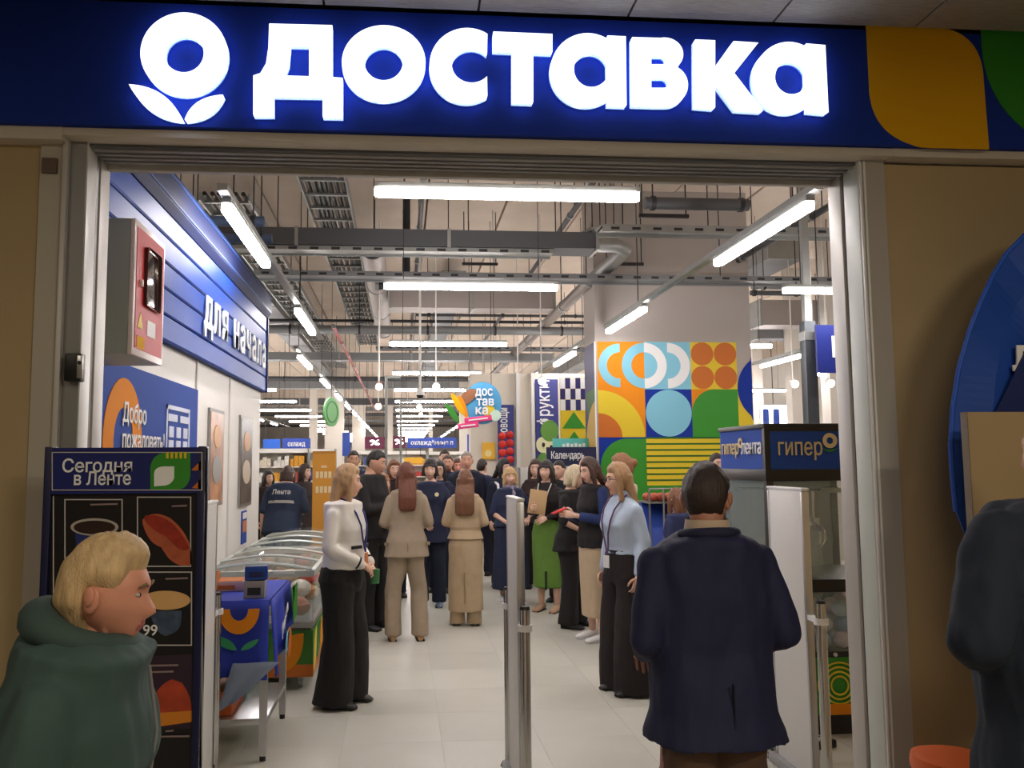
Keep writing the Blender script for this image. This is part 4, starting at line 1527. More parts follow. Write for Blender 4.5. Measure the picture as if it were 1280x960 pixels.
tp('plate_picture', [ell(206, 751, 31, 12)], mat('menu_plate', (214, 168, 110), .4), -.002)
tp('plate_picture', [[(186, 764)] + bez((186, 764), (192, 792), (206, 796)) + bez((216, 792), (228, 786), (226, 764))], mat('menu_bowl', (60, 74, 96), .4, var=.5, vscale=25), -.003)
text('lettering', '99', .050, M_pwhite, face_front(T(187, 789)[0], -.006, T(187, 789)[1]), menu, bold=.01, depth=.001)
tp('dish_panel', [[(172, 822), (240, 818), (240, 912), (172, 912)]], mat('menu_dish_bg', (46, 26, 44), .5), -.002)
tp('dish_picture', [bez((184, 893), (192, 858), (214, 850)) + bez((226, 854), (240, 872), (239, 893))], mat('menu_dish', (170, 62, 34), .5, var=.4, vscale=14), -.004)
tp('dish_tray', [[(184, 893), (240, 889), (240, 903), (184, 911)]], mat('menu_tray', (208, 126, 30), .5), -.005)
for k, (x0, x1, y) in enumerate(((112, 146, 630), (214, 233, 632), (206, 234, 723), (176, 222, 832), (182, 216, 840), (186, 236, 921), (206, 216, 914))):
    tp('caption_line', [[(x0, y), (x1, y-1), (x1, y+1.2), (x0, y+2)]], mat('menu_caption', (140, 120, 120) if k not in (3, 4) else (120, 40, 34), .5), -.005)

# ------------------------------------------------------------------ chest freezers by the left wall
def freezer(Y0, label):
    t = thing('chest_freezer', label, 'freezer', (-1.5, Y0, 0), 0, 'chest freezers along the left wall')
    w, l = .84, 1.72
    MB().bx(0.02, w-.02, .02, l-.02, .09, .46, bev=.02).build('cabinet', mat('freezer_grey', (150, 156, 150), .45), t)
    # printed skirt, front and aisle side: yellow ground, green leaves, orange foot
    sk = MB().bx(.0, w, -.004, l+.004, .10, .44).build('printed_skirt', mat('skirt_green', (60, 122, 40), .5), t, smooth=False)
    for (side) in ('f', 's'):
        LEN = w if side == 'f' else l
        M0 = (Matrix.Translation((0, -.006, 0)) @ XZ) if side == 'f' else (Matrix.Translation((w+.002, 0, 0)) @ FR)
        k = 0
        xx = .03
        while xx < LEN-.24:
            outline('printed_leaf', [bez((xx, .13), (xx, .42), (xx+.22, .42)) + bez((xx+.22, .40), (xx+.22, .13), (xx, .13))[:-1]], .0015, [M_yellow, M_dgreen, M_orange][k % 3], sk, M0)
            xx += .26
            k += 1
        outline('printed_band', [[(.0, .10), (LEN, .10), (LEN, .19), (0, .19)]], .001, M_dorange, sk, M0)
    for x in (.10, w-.10):
        for y in (.10, l-.10):
            c = MB()
            c.cyl((x-.015, y, .035), (x+.015, y, .035), .035, n=14)
            c.bx(x-.02, x+.02, y-.02, y+.02, .05, .09)
            c.build('caster', M_galv, t)
    rim = MB()
    for a in ((0, w, -.01, .03), (0, w, l-.03, l+.01), (0, .03, 0, l), (w-.03, w, 0, l)):
        rim.bx(a[0], a[1], a[2], a[3], .46, .50)
    rim.build('lower_rim', M_silver, t, smooth=False)
    for a, nm in (((.03, w-.03, .004, .010, .50, .84), 'front_pane'), ((.03, w-.03, l-.010, l-.004, .50, .84), 'rear_pane'), ((w-.012, w-.006, .02, l-.02, .50, .84), 'aisle_pane'), ((.006, .012, .02, l-.02, .50, .84), 'wall_pane')):
        MB().bx(*a).build('side_pane', M_glass, t, smooth=False)
    tr = MB()
    for a in ((-.005, w+.005, -.015, .03), (-.005, w+.005, l-.03, l+.015), (-.005, .03, 0, l), (w-.03, w+.005, 0, l)):
        tr.bx(a[0], a[1], a[2], a[3], .84, .885)
    tr.build('top_rim', mat('rim_pale', (206, 214, 210), .3, metal=.4), t, smooth=False)
    for k in range(3):
        y0 = .03+k*(l-.06)/3
        y1 = y0+(l-.06)/3+.04
        ln = MB()
        n = 8
        for q in range(n):
            a0, a1 = q/n, (q+1)/n
            za, zb = .885+.05*math.sin(PI*a0)+.012*k % .02, .885+.05*math.sin(PI*a1)+.012*k % .02
            ln.quad((.02+(w-.04)*a0, y0, za), (.02+(w-.04)*a1, y0, zb), (.02+(w-.04)*a1, y1, zb), (.02+(w-.04)*a0, y1, za))
        lid = ln.build('sliding_lid', M_glass, t)
        MB().tube([(.02+(w-.04)*q/n, y0+.01, .89+.05*math.sin(PI*q/n)) for q in range(n+1)], .012, 6).build('lid_bar', mat('rim_pale', (206, 214, 210), .3, metal=.4), lid)
    MB().bx(w-.30, w-.14, -.018, -.012, .865, .882).build('control_panel', M_pwhite, t, smooth=False)
    return t


freezer(6.62, 'chest freezer with printed skirt beside the woman in white')
freezer(8.50, 'second chest freezer behind the first along the wall')
# food bags in the freezers
bagcols = [(206, 186, 150), (190, 130, 80), (222, 214, 196), (170, 104, 66), (214, 196, 120), (196, 60, 50)]
k = 0
for Y0 in (6.62, 8.50):
    for i in range(4):
        for j in range(7):
            b = MB()
            b.ball((0, 0, 0), (.085, .11, .07), 10, 7)
            for v in b.bm.verts:
                v.co *= 1+.22*mnoise.noise(v.co*14+Vector((k*3.3, 0, 0)))
            c = bagcols[k*5 % 6]
            o = b.build('food_bag', mat('bag_%d_%d_%d' % c, c, .35, var=.3, vscale=30), None, (-1.5+.13+i*.19, Y0+.13+j*.235, .60+.05*((i*3+j*5) % 3)))
            o.rotation_euler = (0, 0, k)
            tag(o, '%s frozen bag, row %s from the front, %s, under glass of the %s freezer' % (('cream', 'tan', 'white', 'brown', 'yellow', 'red')[k*5 % 6], ORD[j], ('wall side', 'inner left', 'inner right', 'aisle side')[i], 'first' if Y0 < 8 else 'second'), 'food bag', 'frozen bags in the %s freezer' % ('first' if Y0 < 8 else 'second'))
            k += 1

# ------------------------------------------------------------------ steel table with the printed cloth
TX0, TX1, TY0, TY1, TZ = -1.52, -.77, 5.10, 5.95, .90
tb = thing('steel_table', 'steel work table with lower shelf under the blue printed cloth', 'table', (TX0, TY0, 0))
w, l = TX1-TX0, TY1-TY0
for x in (.02, w-.02):
    for y in (.02, l-.02):
        lg = MB().bx(x-.02, x+.02, y-.02, y+.02, .03, TZ-.03).build('leg', M_silver, tb, smooth=False)
        MB().cyl((x, y, 0), (x, y, .03), .018, n=12).build('foot', M_black, lg)
MB().bx(0, w, 0, l, TZ-.04, TZ, bev=.004).build('tabletop', M_silver, tb)
MB().bx(.02, w-.0, .02, l-.02, .20, .235, bev=.004).build('lower_shelf', M_silver, tb)
M_cloth = mat('cloth_royal', (34, 56, 170), .75, var=.06, vscale=6)
cl = thing('printed_tablecloth', 'royal blue cloth with orange ring and green leaves draped over the table', 'tablecloth', (TX0, TY0, TZ))
hg = .44
cb = MB()
cb.bx(-.006, w+.006, -.006, l+.006, .001, .007)
n = 14
for (P0, P1, N, H0, H1) in (((-.006, -.006), (w+.01, -.006), (0, -1), hg*.9, hg), ((w+.008, -.006), (w+.008, l+.006), (1, 0), hg, hg*.55)):
    for q in range(n):
        for r_ in range(6):
            pts = []
            for (a, b) in ((q, r_), (q+1, r_), (q+1, r_+1), (q, r_+1)):
                u, v = a/n, b/6
                H = (H0*(1-u)+H1*u)*v
                of = .010+.022*v*(1+math.sin(u*15+P0[0]*9))
                pts.append((P0[0]+(P1[0]-P0[0])*u+N[0]*of, P0[1]+(P1[1]-P0[1])*u+N[1]*of, .006-H))
            cb.quad(*pts)
bmesh.ops.remove_doubles(cb.bm, verts=cb.bm.verts, dist=.001)
me = cb.mesh('cloth', M_cloth)
o = link('cloth', me, cl)
sd = o.modifiers.new('s', 'SOLIDIFY')
sd.thickness = .004
F0 = Matrix.Translation((0, -.074, 0)) @ XZ
cx = .60
outline('ring_print', [arc(cx, -.03, .115, .14, 180, 360, 24) + arc(cx, -.03, .052, .065, 360, 180, 18)], .002, M_orange, cl, F0)
outline('leaf_print', [bez((cx-.13, -.175), (cx-.03, -.19), (cx-.008, -.26)) + bez((cx-.008, -.26), (cx-.11, -.255), (cx-.13, -.175))[1:-1]], .002, mat('leaf_teal', (46, 140, 90), .5), cl, F0)
outline('leaf_print', [bez((cx+.012, -.26), (cx+.035, -.21), (cx+.115, -.20)) + bez((cx+.115, -.20), (cx+.085, -.26), (cx+.012, -.26))[1:-1]], .002, mat('leaf_teal', (46, 140, 90), .5), cl, F0)
S0 = Matrix.Translation((w+.072, 0, 0)) @ FR
outline('flower_print', [ell(.42, -.32, .10, .09)], .002, M_dorange, cl, S0)
outline('flower_print', [bez((.25, -.36), (.26, -.22), (.40, -.24)) + bez((.40, -.24), (.38, -.36), (.25, -.36))[1:-1]], .002, M_lblue, cl, S0)
outline('flower_print', [[(.50, .0), (.80, .0), (.80, -.20), (.62, -.24)]], .002, M_green, cl, S0)
outline('flower_print', [[(.55, .0), (.66, .0), (.64, -.16), (.58, -.16)]], .002, M_yellow, cl, S0)
text('lettering', 'Лента', .10, M_pwhite, Matrix.Translation((w+.074, .20, -.14)) @ FR @ Matrix.Rotation(.5, 4, 'Z'), cl, bold=.015, depth=.001)
gc = thing('grey_cloth', 'pale blue grey cloth corner hanging below the printed tablecloth', 'cloth', (TX1-.20, TY0-.075, .30))
cb = MB()
for q in range(6):
    for r_ in range(6):
        pts = []
        for (a, b) in ((q, r_), (q+1, r_), (q+1, r_+1), (q, r_+1)):
            u, v = a/6, b/6
            xx = -.01+(.26-.16*v)*u + .03*(1-v) - .05*v
            pts.append((xx, -.012*math.sin(u*6+v*2), .27*(1-v)+.02*u*v*3))
        cb.quad(*pts)
bmesh.ops.remove_doubles(cb.bm, verts=cb.bm.verts, dist=.001)
o = cb.build('cloth', mat('cloth_greyblue', (132, 146, 172), .8), gc)
o.modifiers.new('s', 'SOLIDIFY').thickness = .004
# goods on the table
def carton(label, X, Y, Z, sx, sy, sz, m, lm, rz=0.0, name='carton'):
    t = thing(name, label, 'box', (X, Y, Z), rz)
    MB().bx(-sx/2, sx/2, -sy/2, sy/2, 0, sz, bev=.003).build('box_body', m, t)
    MB().bx(-sx*.32, sx*.32, -sy/2-.002, -sy/2, sz*.18, sz*.62).build('front_label', lm, t, smooth=False)
    MB().bx(-sx*.46, sx*.46, -sy*.46, sy*.46, sz, sz+.003).build('top_flap', lm, t, smooth=False)
    return t


c = carton('small dark blue carton standing at the front edge of the table', TX0+.66, TY0+.10, TZ+.009, .12, .09, .10, mat('carton_grey', (150, 146, 150), .5), M_dark)
c2 = carton('dark blue carton leaning on top of the small carton', TX0+.665, TY0+.105, TZ+.115, .13, .09, .075, M_signblue, mat('carton_navy', (28, 34, 84), .5), .1)
c3 = thing('bakery_tray', 'orange card tray of baked goods at the left of the table', 'tray', (TX0+.22, TY0+.25, TZ+.009))
MB().bx(-.17, .17, -.17, .17, 0, .012).build('tray_floor', M_cardboard, c3, smooth=False)
for a in ((-.17, .17, -.17, -.16), (-.17, .17, .16, .17), (-.17, -.16, -.17, .17), (.16, .17, -.17, .17)):
    MB().bx(a[0], a[1], a[2], a[3], 0, .12).build('tray_side', M_cardboard, c3, smooth=False)
MB().bx(-.155, .155, -.155, .155, .012, .10).build('inner_box', mat('bakery_film', (214, 190, 160), .25, var=.3, vscale=14), c3)
carton('blue boxed item on top of the orange tray', TX0+.17, TY0+.25, TZ+.134, .16, .12, .07, mat('carton_navy', (28, 34, 84), .5), M_pwhite, .2)
carton('pink and white carton lying behind the small blue carton', TX0+.40, TY0+.45, TZ+.009, .3, .2, .06, mat('carton_pink', (220, 190, 186), .5), M_cardboard)
c = thing('plastic_crate', 'orange crate on the lower shelf of the steel table', 'crate', (TX0+.30, TY0+.28, .237))
MB().bx(-.24, .24, -.2, .2, 0, .13, bev=.008).build('crate_body', mat('crate_orange', (200, 96, 40), .6, var=.25, vscale=9), c)
MB().bx(-.245, .245, -.205, .205, .125, .14, bev=.004).build('crate_rim', M_dorange, c)
c = thing('storage_box', 'turquoise box on the lower shelf behind the orange crate', 'box', (TX0+.30, TY0+.62, .237))
MB().bx(-.24, .24, -.11, .11, 0, .11, bev=.008).build('box_body', mat('box_teal', (60, 140, 120), .5), c)
MB().bx(-.25, .25, -.12, .12, .11, .125, bev=.004).build('lid', mat('box_teal_lid', (90, 170, 150), .5), c)
c = thing('bin_bag', 'dark bag bunched on top of the orange crate', 'bag', (TX0+.30, TY0+.28, .38))
b = MB().ball((0, 0, .10), (.22, .16, .10), 16, 10)
for v in b.bm.verts:
    v.co.z = max(.002, v.co.z+.02*mnoise.noise(v.co*14))
    v.co.x *= 1+.08*mnoise.noise(v.co*11)
b.build('bag_body', mat('bag_dark', (34, 30, 40), .4), c)
MB().tube([(.02, -.14, .15), (.05, -.175, .10), (.08, -.18, .06)], .01, 6).build('bag_tie', mat('bag_tie', (120, 70, 60), .5), c)

# ------------------------------------------------------------------ claw machines on the right
def claw(X0, Y0, label, lettering_side, main):
    w, l = .84, .76
    t = thing('claw_machine', label, 'claw machine', (X0, Y0, 0), 0)
    zt, zhb, zw, zw0, zbl, zbs, zb0 = 1.93, 1.64, 1.60, .93, .87, .50, .12
    MB().bx(.02, w-.02, .02, l-.02, 0, zb0).build('plinth', M_black, t, smooth=False)
    bp = MB().bx(0, w, 0, l, zb0, zbs-.03, bev=.005).build('base_cabinet', M_green, t)
    MB().bx(0, w, 0, l, zbs-.03, zbs+.005, bev=.004).build('shelf_band', M_black, t)
    MB().bx(-.006, w+.006, -.006, l+.006, zbl, zw0+.02, bev=.004).build('window_sill', M_black, t)
    for x in (0, w-.045):
        for y in (0, l-.045):
            MB().bx(x, x+.045, y, y+.045, zbs, zhb).build('corner_post', M_black, t, smooth=False)
    MB().bx(-.006, w+.006, -.006, l+.006, zhb-.075, zhb, bev=.004).build('header_band', M_black, t)
    hd = MB().bx(0, w, 0, l, zhb, zt-.02).build('header', M_signblue, t, smooth=False)
    MB().bx(-.01, w+.01, -.01, l+.01, zt-.03, zt, bev=.004).build('top_frame', M_black, t)
    for a, in (((-.004, w, -.004, .012, zt-.05, zt-.03),), ((-.006, .03, -.006, .03, zhb, zt-.03),)):
        MB().bx(*a).build('header_frame', M_black, hd, smooth=False)
    # header lettering, front and aisle side
    f = Matrix.Translation((0, -.006, 0))
    text('lettering', 'гипер', .155, mat('letter_beige', (216, 196, 150), .5), face_front(.225, -.008, zhb+.135), hd, bold=.003, width=.29)
    outline('flower_ring', [ell(.425, zhb+.180, .048, .048), ell(.425, zhb+.180, .022, .022)], .003, mat('letter_beige', (216, 196, 150), .5), hd, f @ XZ)
    outline('leaf', [bez((.375, zhb+.130), (.425, zhb+.115), (.475, zhb+.133)) + bez((.475, zhb+.133), (.425, zhb+.087), (.375, zhb+.130))[1:-1]], .003, M_green, hd, f @ XZ)
    FL = Matrix.Rotation(-PI/2, 4, 'Z') @ XZ        # faces -X, reading from the far end to the near one
    text('lettering', 'гипер', .135, mat('letter_beige', (216, 196, 150), .5), Matrix.Translation((-.008, l-.20, zhb+.14)) @ FL, hd, bold=.004, width=.30)
    text('lettering', 'лента', .135, M_pwhite, Matrix.Translation((-.008, .20, zhb+.14)) @ FL, hd, bold=.004, width=.32)
    outline('flower_ring', [ell(-l+.385, .175, .034, .034), ell(-l+.385, .175, .017, .017)], .003, mat('letter_beige', (216, 196, 150), .5), hd, Matrix.Translation((-.008, 0, zhb)) @ FL)
    for a in ((.045, w-.045, .004, .008, zw0+.02, zhb-.075), (.004, .008, .045, l-.045, zw0+.02, zhb-.075), (w-.008, w-.004, .045, l-.045, zw0+.02, zhb-.075), (.045, w-.045, .004, .008, zbs, zbl), (.004, .008, .045, l-.045, zbs, zbl)):
        MB().bx(*a).build('window_pane', M_glass, t, smooth=False)
    MB().bx(.005, w-.003, l-.03, l-.02, zbs, zhb).build('rear_panel', mat('machine_back', (150, 160, 166), .4), t, smooth=False)
    # gantry, rails and claw
    for y in (.14, .62):
        MB().cyl((.05, y, 1.50), (w-.05, y, 1.50), .008, n=8).build('gantry_rail', M_chrome, t)
    MB().bx(.42, .56, .13, .64, 1.485, 1.515, bev=.004).build('gantry_carriage', M_galv, t)
    ck = MB().cyl((.49, .38, 1.30), (.49, .38, 1.49), .010, n=8).build('claw', M_chrome, t)
    MB().cyl((.49, .38, 1.26), (.49, .38, 1.31), .035, n=14).build('claw_hub', M_chrome, ck)
    for q in range(3):
        a = 2*PI*q/3+.4
        cx_, sy_ = math.cos(a), math.sin(a)
        MB().tube([(.49+cx_*.03, .38+sy_*.03, 1.27), (.49+cx_*.10, .38+sy_*.10, 1.22), (.49+cx_*.10, .38+sy_*.10, 1.15), (.49+cx_*.05, .38+sy_*.05, 1.11)], .007, 6).build('claw_prong', M_chrome, ck)
    MB().cyl((.10, .10, .95), (.10, .10, 1.30), .012, n=10).build('prize_chute_post', M_silver, t)
    MB().bx(.14, .40, .10, .107, .93, 1.24).build('chute_pane', M_glass, t, smooth=False)
    MB().bx(.14, .24, .30, .38, .93, 1.14, bev=.01).build('plush_prize', mat('prize_orange', (226, 176, 60), .8), t)
    MB().cyl((.40, -.012, zbs-.012), (.40, .0, zbs-.012), .012, n=12).build('button', M_pwhite, t)
    # printed base: green, yellow contour lines, blue circle, orange foot
    for k in range(7):
        r = .05+.028*k
        outline('contour_line', [arc(.42, .30, r+.010, r+.010, 0, 360, 40)[:-1], arc(.42, .30, r, r, 0, 360, 40)[:-1]] if .30+r < .46 else [[(.42-r, .20), (.42-r, .455-.02*0), (.42-r-.008, .455), (.42-r-.008, .20)]], .001, M_yellow, bp, f @ XZ)
    outline('blue_circle', [ell(.17, .24, .10, .10)], .0015, M_lblue, bp, Matrix.Translation((0, -.008, 0)) @ XZ)
    outline('orange_band', [[(.30, .125), (.82, .125), (.82, .19), (.30, .19)]], .0015, M_orange, bp, Matrix.Translation((0, -.009, 0)) @ XZ)
    outline('yellow_leaf', [bez((-.70, .14), (-.70, .44), (-.42, .44)) + bez((-.42, .44), (-.42, .14), (-.70, .14))[1:-1]], .0015, M_yellow, bp, Matrix.Translation((-.004, 0, 0)) @ FL)
    outline('blue_circle', [ell(-.22, .29, .12, .12)], .0015, M_lblue, bp, Matrix.Translation((-.004, 0, 0)) @ FL)
    return t


CMX, CMY = 2.315, 5.22
claw(CMX-.015, CMY, 'black framed claw machine with blue header full of pale balls', True, True)
k = 0
ballm = [mat('ball_%d' % i, c, .35, coat=.2) for i, c in enumerate(((170, 196, 226), (204, 208, 226), (120, 160, 214), (214, 196, 214)))]
protos = [MB().ball((0, 0, 0), .052, 16, 10).mesh('prize_ball', m, angle=0) for m in ballm]
for lay in range(3):
    for i in range(6):
        for j in range(5):
            if (j > 2 and lay < 2) or (lay == 2 and (i+j) % 3 == 2):
                continue
            X = CMX+.095+i*.128+.03*(lay % 2)
            Y = CMY+.085+j*.128+.03*(lay % 2)
            if X > CMX+.78 or Y > CMY+.70:
                continue
            o = link('prize_ball', protos[(k*7+lay) % 4], None, (X, Y, .558+lay*.098))
            tag(o, '%s ball behind the glass, %s layer, %s row back, %s from the left' % (('pale blue', 'lilac white', 'sky blue', 'pinkish white')[(k*7+lay) % 4], ('bottom', 'middle', 'top')[lay], ORD[j], ORD[i]), 'ball', 'prize balls in the claw machine')
            k += 1
# extension socket and cable by the machine foot
t = thing('power_strip', 'dark power strip with white cable at the foot of the claw machine', 'power strip', (2.30, 4.98, 0))
MB().box((.12, 0, .025), (.30, .06, .045), rz=.3, bev=.008).build('strip_body', M_dark, t)
MB().box((.20, .02, .056), (.05, .05, .02), rz=.3, bev=.004).build('plug', M_signblue, t)
MB().tube([(.20, .02, .06), (.17, -.04, .10), (.10, -.08, .07), (.06, -.06, .012), (.02, .02, .008), (-.06, .05, .008)], .007, 6).build('white_cable', M_pwhite, t)
MB().tube([(.05, -.02, .03), (-.02, -.08, .01), (-.06, -.02, .008), (0, .06, .008), (.1, .08, .008)], .006, 6).build('black_cable', M_black, t)

# ------------------------------------------------------------------ mural pillar
YM = 11.8
mx0, mx1 = at(745, 500, Y=YM).x, at(941, 500, Y=YM).x
pil = MB().bx(mx0, mx1, YM, YM+.70, 0, CEIL+.12).build('pillar', mat('pillar_grey', (172, 164, 158), .7, var=.03, vscale=2), smooth=False)
tag(pil, kind='structure')
mu = thing('mural_panel', 'geometric mural of circles arcs and stripes on the grey pillar', 'mural', (mx0, YM, 0))
ms_w = mx1-mx0


def Mx(px, py, Y=YM):
    p = at(px, py, Y=Y)
    return (p.x-mx0, p.z)


# a metric grid read off the photograph: three columns, three rows, each square
gx0, gz0 = Mx(746, 427)
gx3 = Mx(920, 430)[0]
u = (gx3-gx0)/3


def mp(name, loops, m, lay, M_=None):
    """loops in grid units, origin top-left, y down"""
    lp = [[(gx0+a*u, gz0-b*u) for a, b in l] for l in loops]
    return outline(name, lp, .0015, m, mu, Matrix.Translation((0, -.002-.003*lay, 0)) @ XZ)


def sq(a, b, c, d):
    return [(a, b), (c, b), (c, d), (a, d)]


mp('orange_tile', [sq(0, 0, 1, 1)], M_orange, 0)
mp('blue_tile', [sq(1, 0, 2, 1)], M_lblue, 0)
mp('yellow_tile', [sq(2, 0, 3, 1)], M_yellow, 0)
half = lambda cx, cy, ro, ri, a0, a1: arc(cx, cy, ro, ro, a0, a1, 24) + arc(cx, cy, ri, ri, a1, a0, 20)
mp('blue_arc', [half(.48, .5, .46, .28, 90, 270)], M_lblue, 1)
mp('blue_arc', [half(1.0, .5, .48, .28, 90, 270)], M_lblue, 2)
mp('white_arc', [half(1.0, .5, .48, .28, -90, 90)], M_pwhite, 2)
mp('white_arc', [half(1.5, .5, .48, .28, -90, 90)], M_pwhite, 1)
for a in (.25, .75):
    for b in (.25, .75):
        mp('orange_dot', [ell(2+a, b, .245, .245, 32)], M_dorange, 1)
mp('orange_tile', [sq(0, 1, 1, 2)], M_orange, 0)
mp('yellow_quarter', [[(0, 2)] + arc(0, 2, .98, .98, 0, -90, 24)], M_yellow, 1)
mp('orange_quarter', [[(0, 2)] + arc(0, 2, .50, .50, 0, -90, 24)], M_dorange, 2)
mp('navy_tile', [sq(1, 1, 2, 2)], M_navy, 0)
mp('blue_disc', [ell(1.5, 1.5, .49, .49, 48)], M_lblue, 1)
mp('orange_tile', [sq(2, 1, 3, 2)], M_orange, 0)
mp('green_leaf', [[(2, 2), (2, 1.5)] + arc(2.5, 1.5, .5, .5, 180, 270, 16) + [(3, 1), (3, 2)]], M_green, 1)
rt = (ms_w-gx0)/u-.005
mp('yellow_tile', [[(3, 1.0), (3.05, 1.0), (rt, 1.45), (rt, 2), (3, 2)]], M_yellow, 0)
mp('navy_arc', [[(rt, 1.68)] + [p for p in arc(3.74, .98, .74, .74, 112, 250, 24) if p[0] < rt] + [(rt, .30)]], M_navy, 1)
mp('navy_tile', [sq(0, 2, 1, 3)], M_navy, 0)
mp('green_leaf', [[(0.03, 3), (0.03, 2.6)] + arc(.6, 2.6, .57, .57, 180, 270, 16) + [(1, 2.03), (1, 3)]], M_green, 1)
mp('yellow_field', [sq(1, 2, rt, 3)], M_yellow, 0)
for k in range(8):
    mp('green_stripe', [sq(1, 2+.125*k, rt, 2.035+.125*k)], M_dgreen, 1)
mp('green_tile', [sq(0, 3, rt, 4)], M_green, 0)
# painted side of the pillar
FL = Matrix.Rotation(-PI/2, 4, 'Z') @ XZ


smu = thing('painted_side', 'navy and green painted narrow side of the mural pillar', 'mural', (mx0, YM, 0))


def ms(name, loops, m, lay):
    return outline(name, [[(-a, b) for a, b in l] for l in loops], .0015, m, smu, Matrix.Translation((-.002-.003*lay, 0, 0)) @ FL)


ms('navy_field', [[(.0, .4), (.7, .4), (.7, gz0), (0, gz0)]], mat('mural_navy', (40, 36, 96), .5), 0)
ms('green_leaf', [bez((0, 1.95), (.55, 2.2), (.6, 2.7)) + [(0, 2.75)]], M_dgreen, 1)
ms('beige_leaf', [bez((0, 1.5), (.6, 1.5), (.6, 2.0)) + bez((.6, 2.1), (.4, 2.5), (0, 2.55))], mat('mural_ochre', (196, 160, 70), .5), 2)
MB().bx(-.012, -.001, -.02, .02, .0, gz0).build('corner_strip', M_pwhite, smu, smooth=False)

# ------------------------------------------------------------------ checked panel, fruit and vegetable banners
def banner(name, label, cat, px0, px1, py0, py1, Y, m):
    a, b = at(px0, py0, Y=Y), at(px1, py1, Y=Y)
    t = thing(name, label, cat, (a.x, Y, b.z))
    w_, h_ = b.x-a.x, a.z-b.z
    MB().bx(0, w_, 0, .03, 0, h_).build('board', m, t, smooth=False)
    return t, w_, h_


YV = 15.0
wl = wallbox('wall_produce', at(588, 500, Y=YV+.1).x, at(742, 500, Y=YV+.1).x, YV+.1, YV+.5, 0, at(640, 466, Y=YV).z, M_cream)
t, w_, h_ = banner('checked_banner', 'banner with dark checks and green triangles left of the mural pillar', 'banner', 700, 734, 472, 588, 14.2, M_yellow)
for i in range(5):
    for j in range(3):
        MB().bx(w_*i/5, w_*(i+1)/5-.004, -.004, 0, h_*(.645+.118*j), h_*(.645+.118*(j+1))-.004).build('check', mat('mural_navy', (40, 36, 96), .5) if (i+j) % 2 else M_pwhite, t, smooth=False)
for j in range(3):
    MB().prism([(w_*.06, h_*(.45-.21*j)), (w_*.98, h_*(.45-.21*j)), (w_*.52, h_*(.63-.21*j))], -.005, 0).build('triangle', M_green, t, smooth=False)
MB().bx(0, w_, .03, .06, -at(717, 588, Y=14.2).z, h_).build('backing_post', M_cream, t, smooth=False)


def vtext(s, size, x, z, y=-.006):
    return Matrix.Translation((x, y, z)) @ XZ @ Matrix.Rotation(PI/2, 4, 'Z')


t, w_, h_ = banner('fruit_banner', 'tall dark blue fruit banner with green apples', 'banner', 669, 699, 474, 582, YV, mat('banner_navy', (46, 52, 120), .5))
text('lettering', 'фрукты', .32, M_pwhite, vtext('', 1, w_*.38, h_*.73), t, bold=.01, width=h_*.52)
for (x, z, r, m) in ((.60, .40, .40, mat('apple_green', (92, 142, 60), .4)), (.30, .24, .30, mat('apple_flesh', (226, 224, 180), .5)), (.68, .20, .34, mat('apple_flesh', (226, 224, 180), .5)), (.35, .06, .30, mat('apple_green', (92, 142, 60), .4))):
    outline('apple_print', [ell(w_*x, h_*z, w_*r, w_*r*1.15, 28)], .003, m, t, Matrix.Translation((0, -.004-.002*r*z*10, 0)) @ XZ)
for (x, z) in ((.32, .24), (.66, .21)):
    outline('apple_core', [ell(w_*x, h_*z, w_*.07, w_*.10, 16)], .002, M_dark, t, Matrix.Translation((0, -.016, 0)) @ XZ)
t, w_, h_ = banner('vegetable_banner', 'narrow blue vegetable banner with red tomatoes', 'banner', 622, 643, 506, 582, YV, mat('banner_navy', (46, 52, 120), .5))
text('lettering', 'овощи', .22, M_pwhite, vtext('', 1, w_*.36, h_*.75), t, bold=.01, width=h_*.40)
k = 0
for j in range(4):
    for i in range(2):
        b = MB()
        b.ball((w_*(.27+.46*i), -.002, h_*(.08+.135*j)+.02*i), (w_*.25, .03, w_*.24), 14, 8)
        b.build('tomato_print', mat('tomato_%d' % (k % 2), ((206, 48, 34), (186, 30, 26))[k % 2], .35), t)
        k += 1
t, w_, h_ = banner('yellow_sign', 'small yellow price sign left of the vegetable banner', 'sign', 603, 619, 553, 574, YV+.05, mat('sign_amber', (236, 180, 50), .5))
outline('fruit_print', [ell(w_*.45, h_*.35, w_*.28, h_*.22, 20)], .003, mat('fruit_cream', (240, 220, 150), .5), t, Matrix.Translation((0, -.004, 0)) @ XZ)
for k, (a, b) in enumerate(((645, 650), (664, 668))):
    x0, x1 = at(a, 500, Y=YV).x, at(b, 500, Y=YV).x
    tag(MB().bx(x0, x1, YV-.02, YV+.099, 0, at(640, 466, Y=YV).z).build('trim_%d' % (4+k), mat('trim_white', (214, 212, 208), .5), smooth=False), kind='structure')

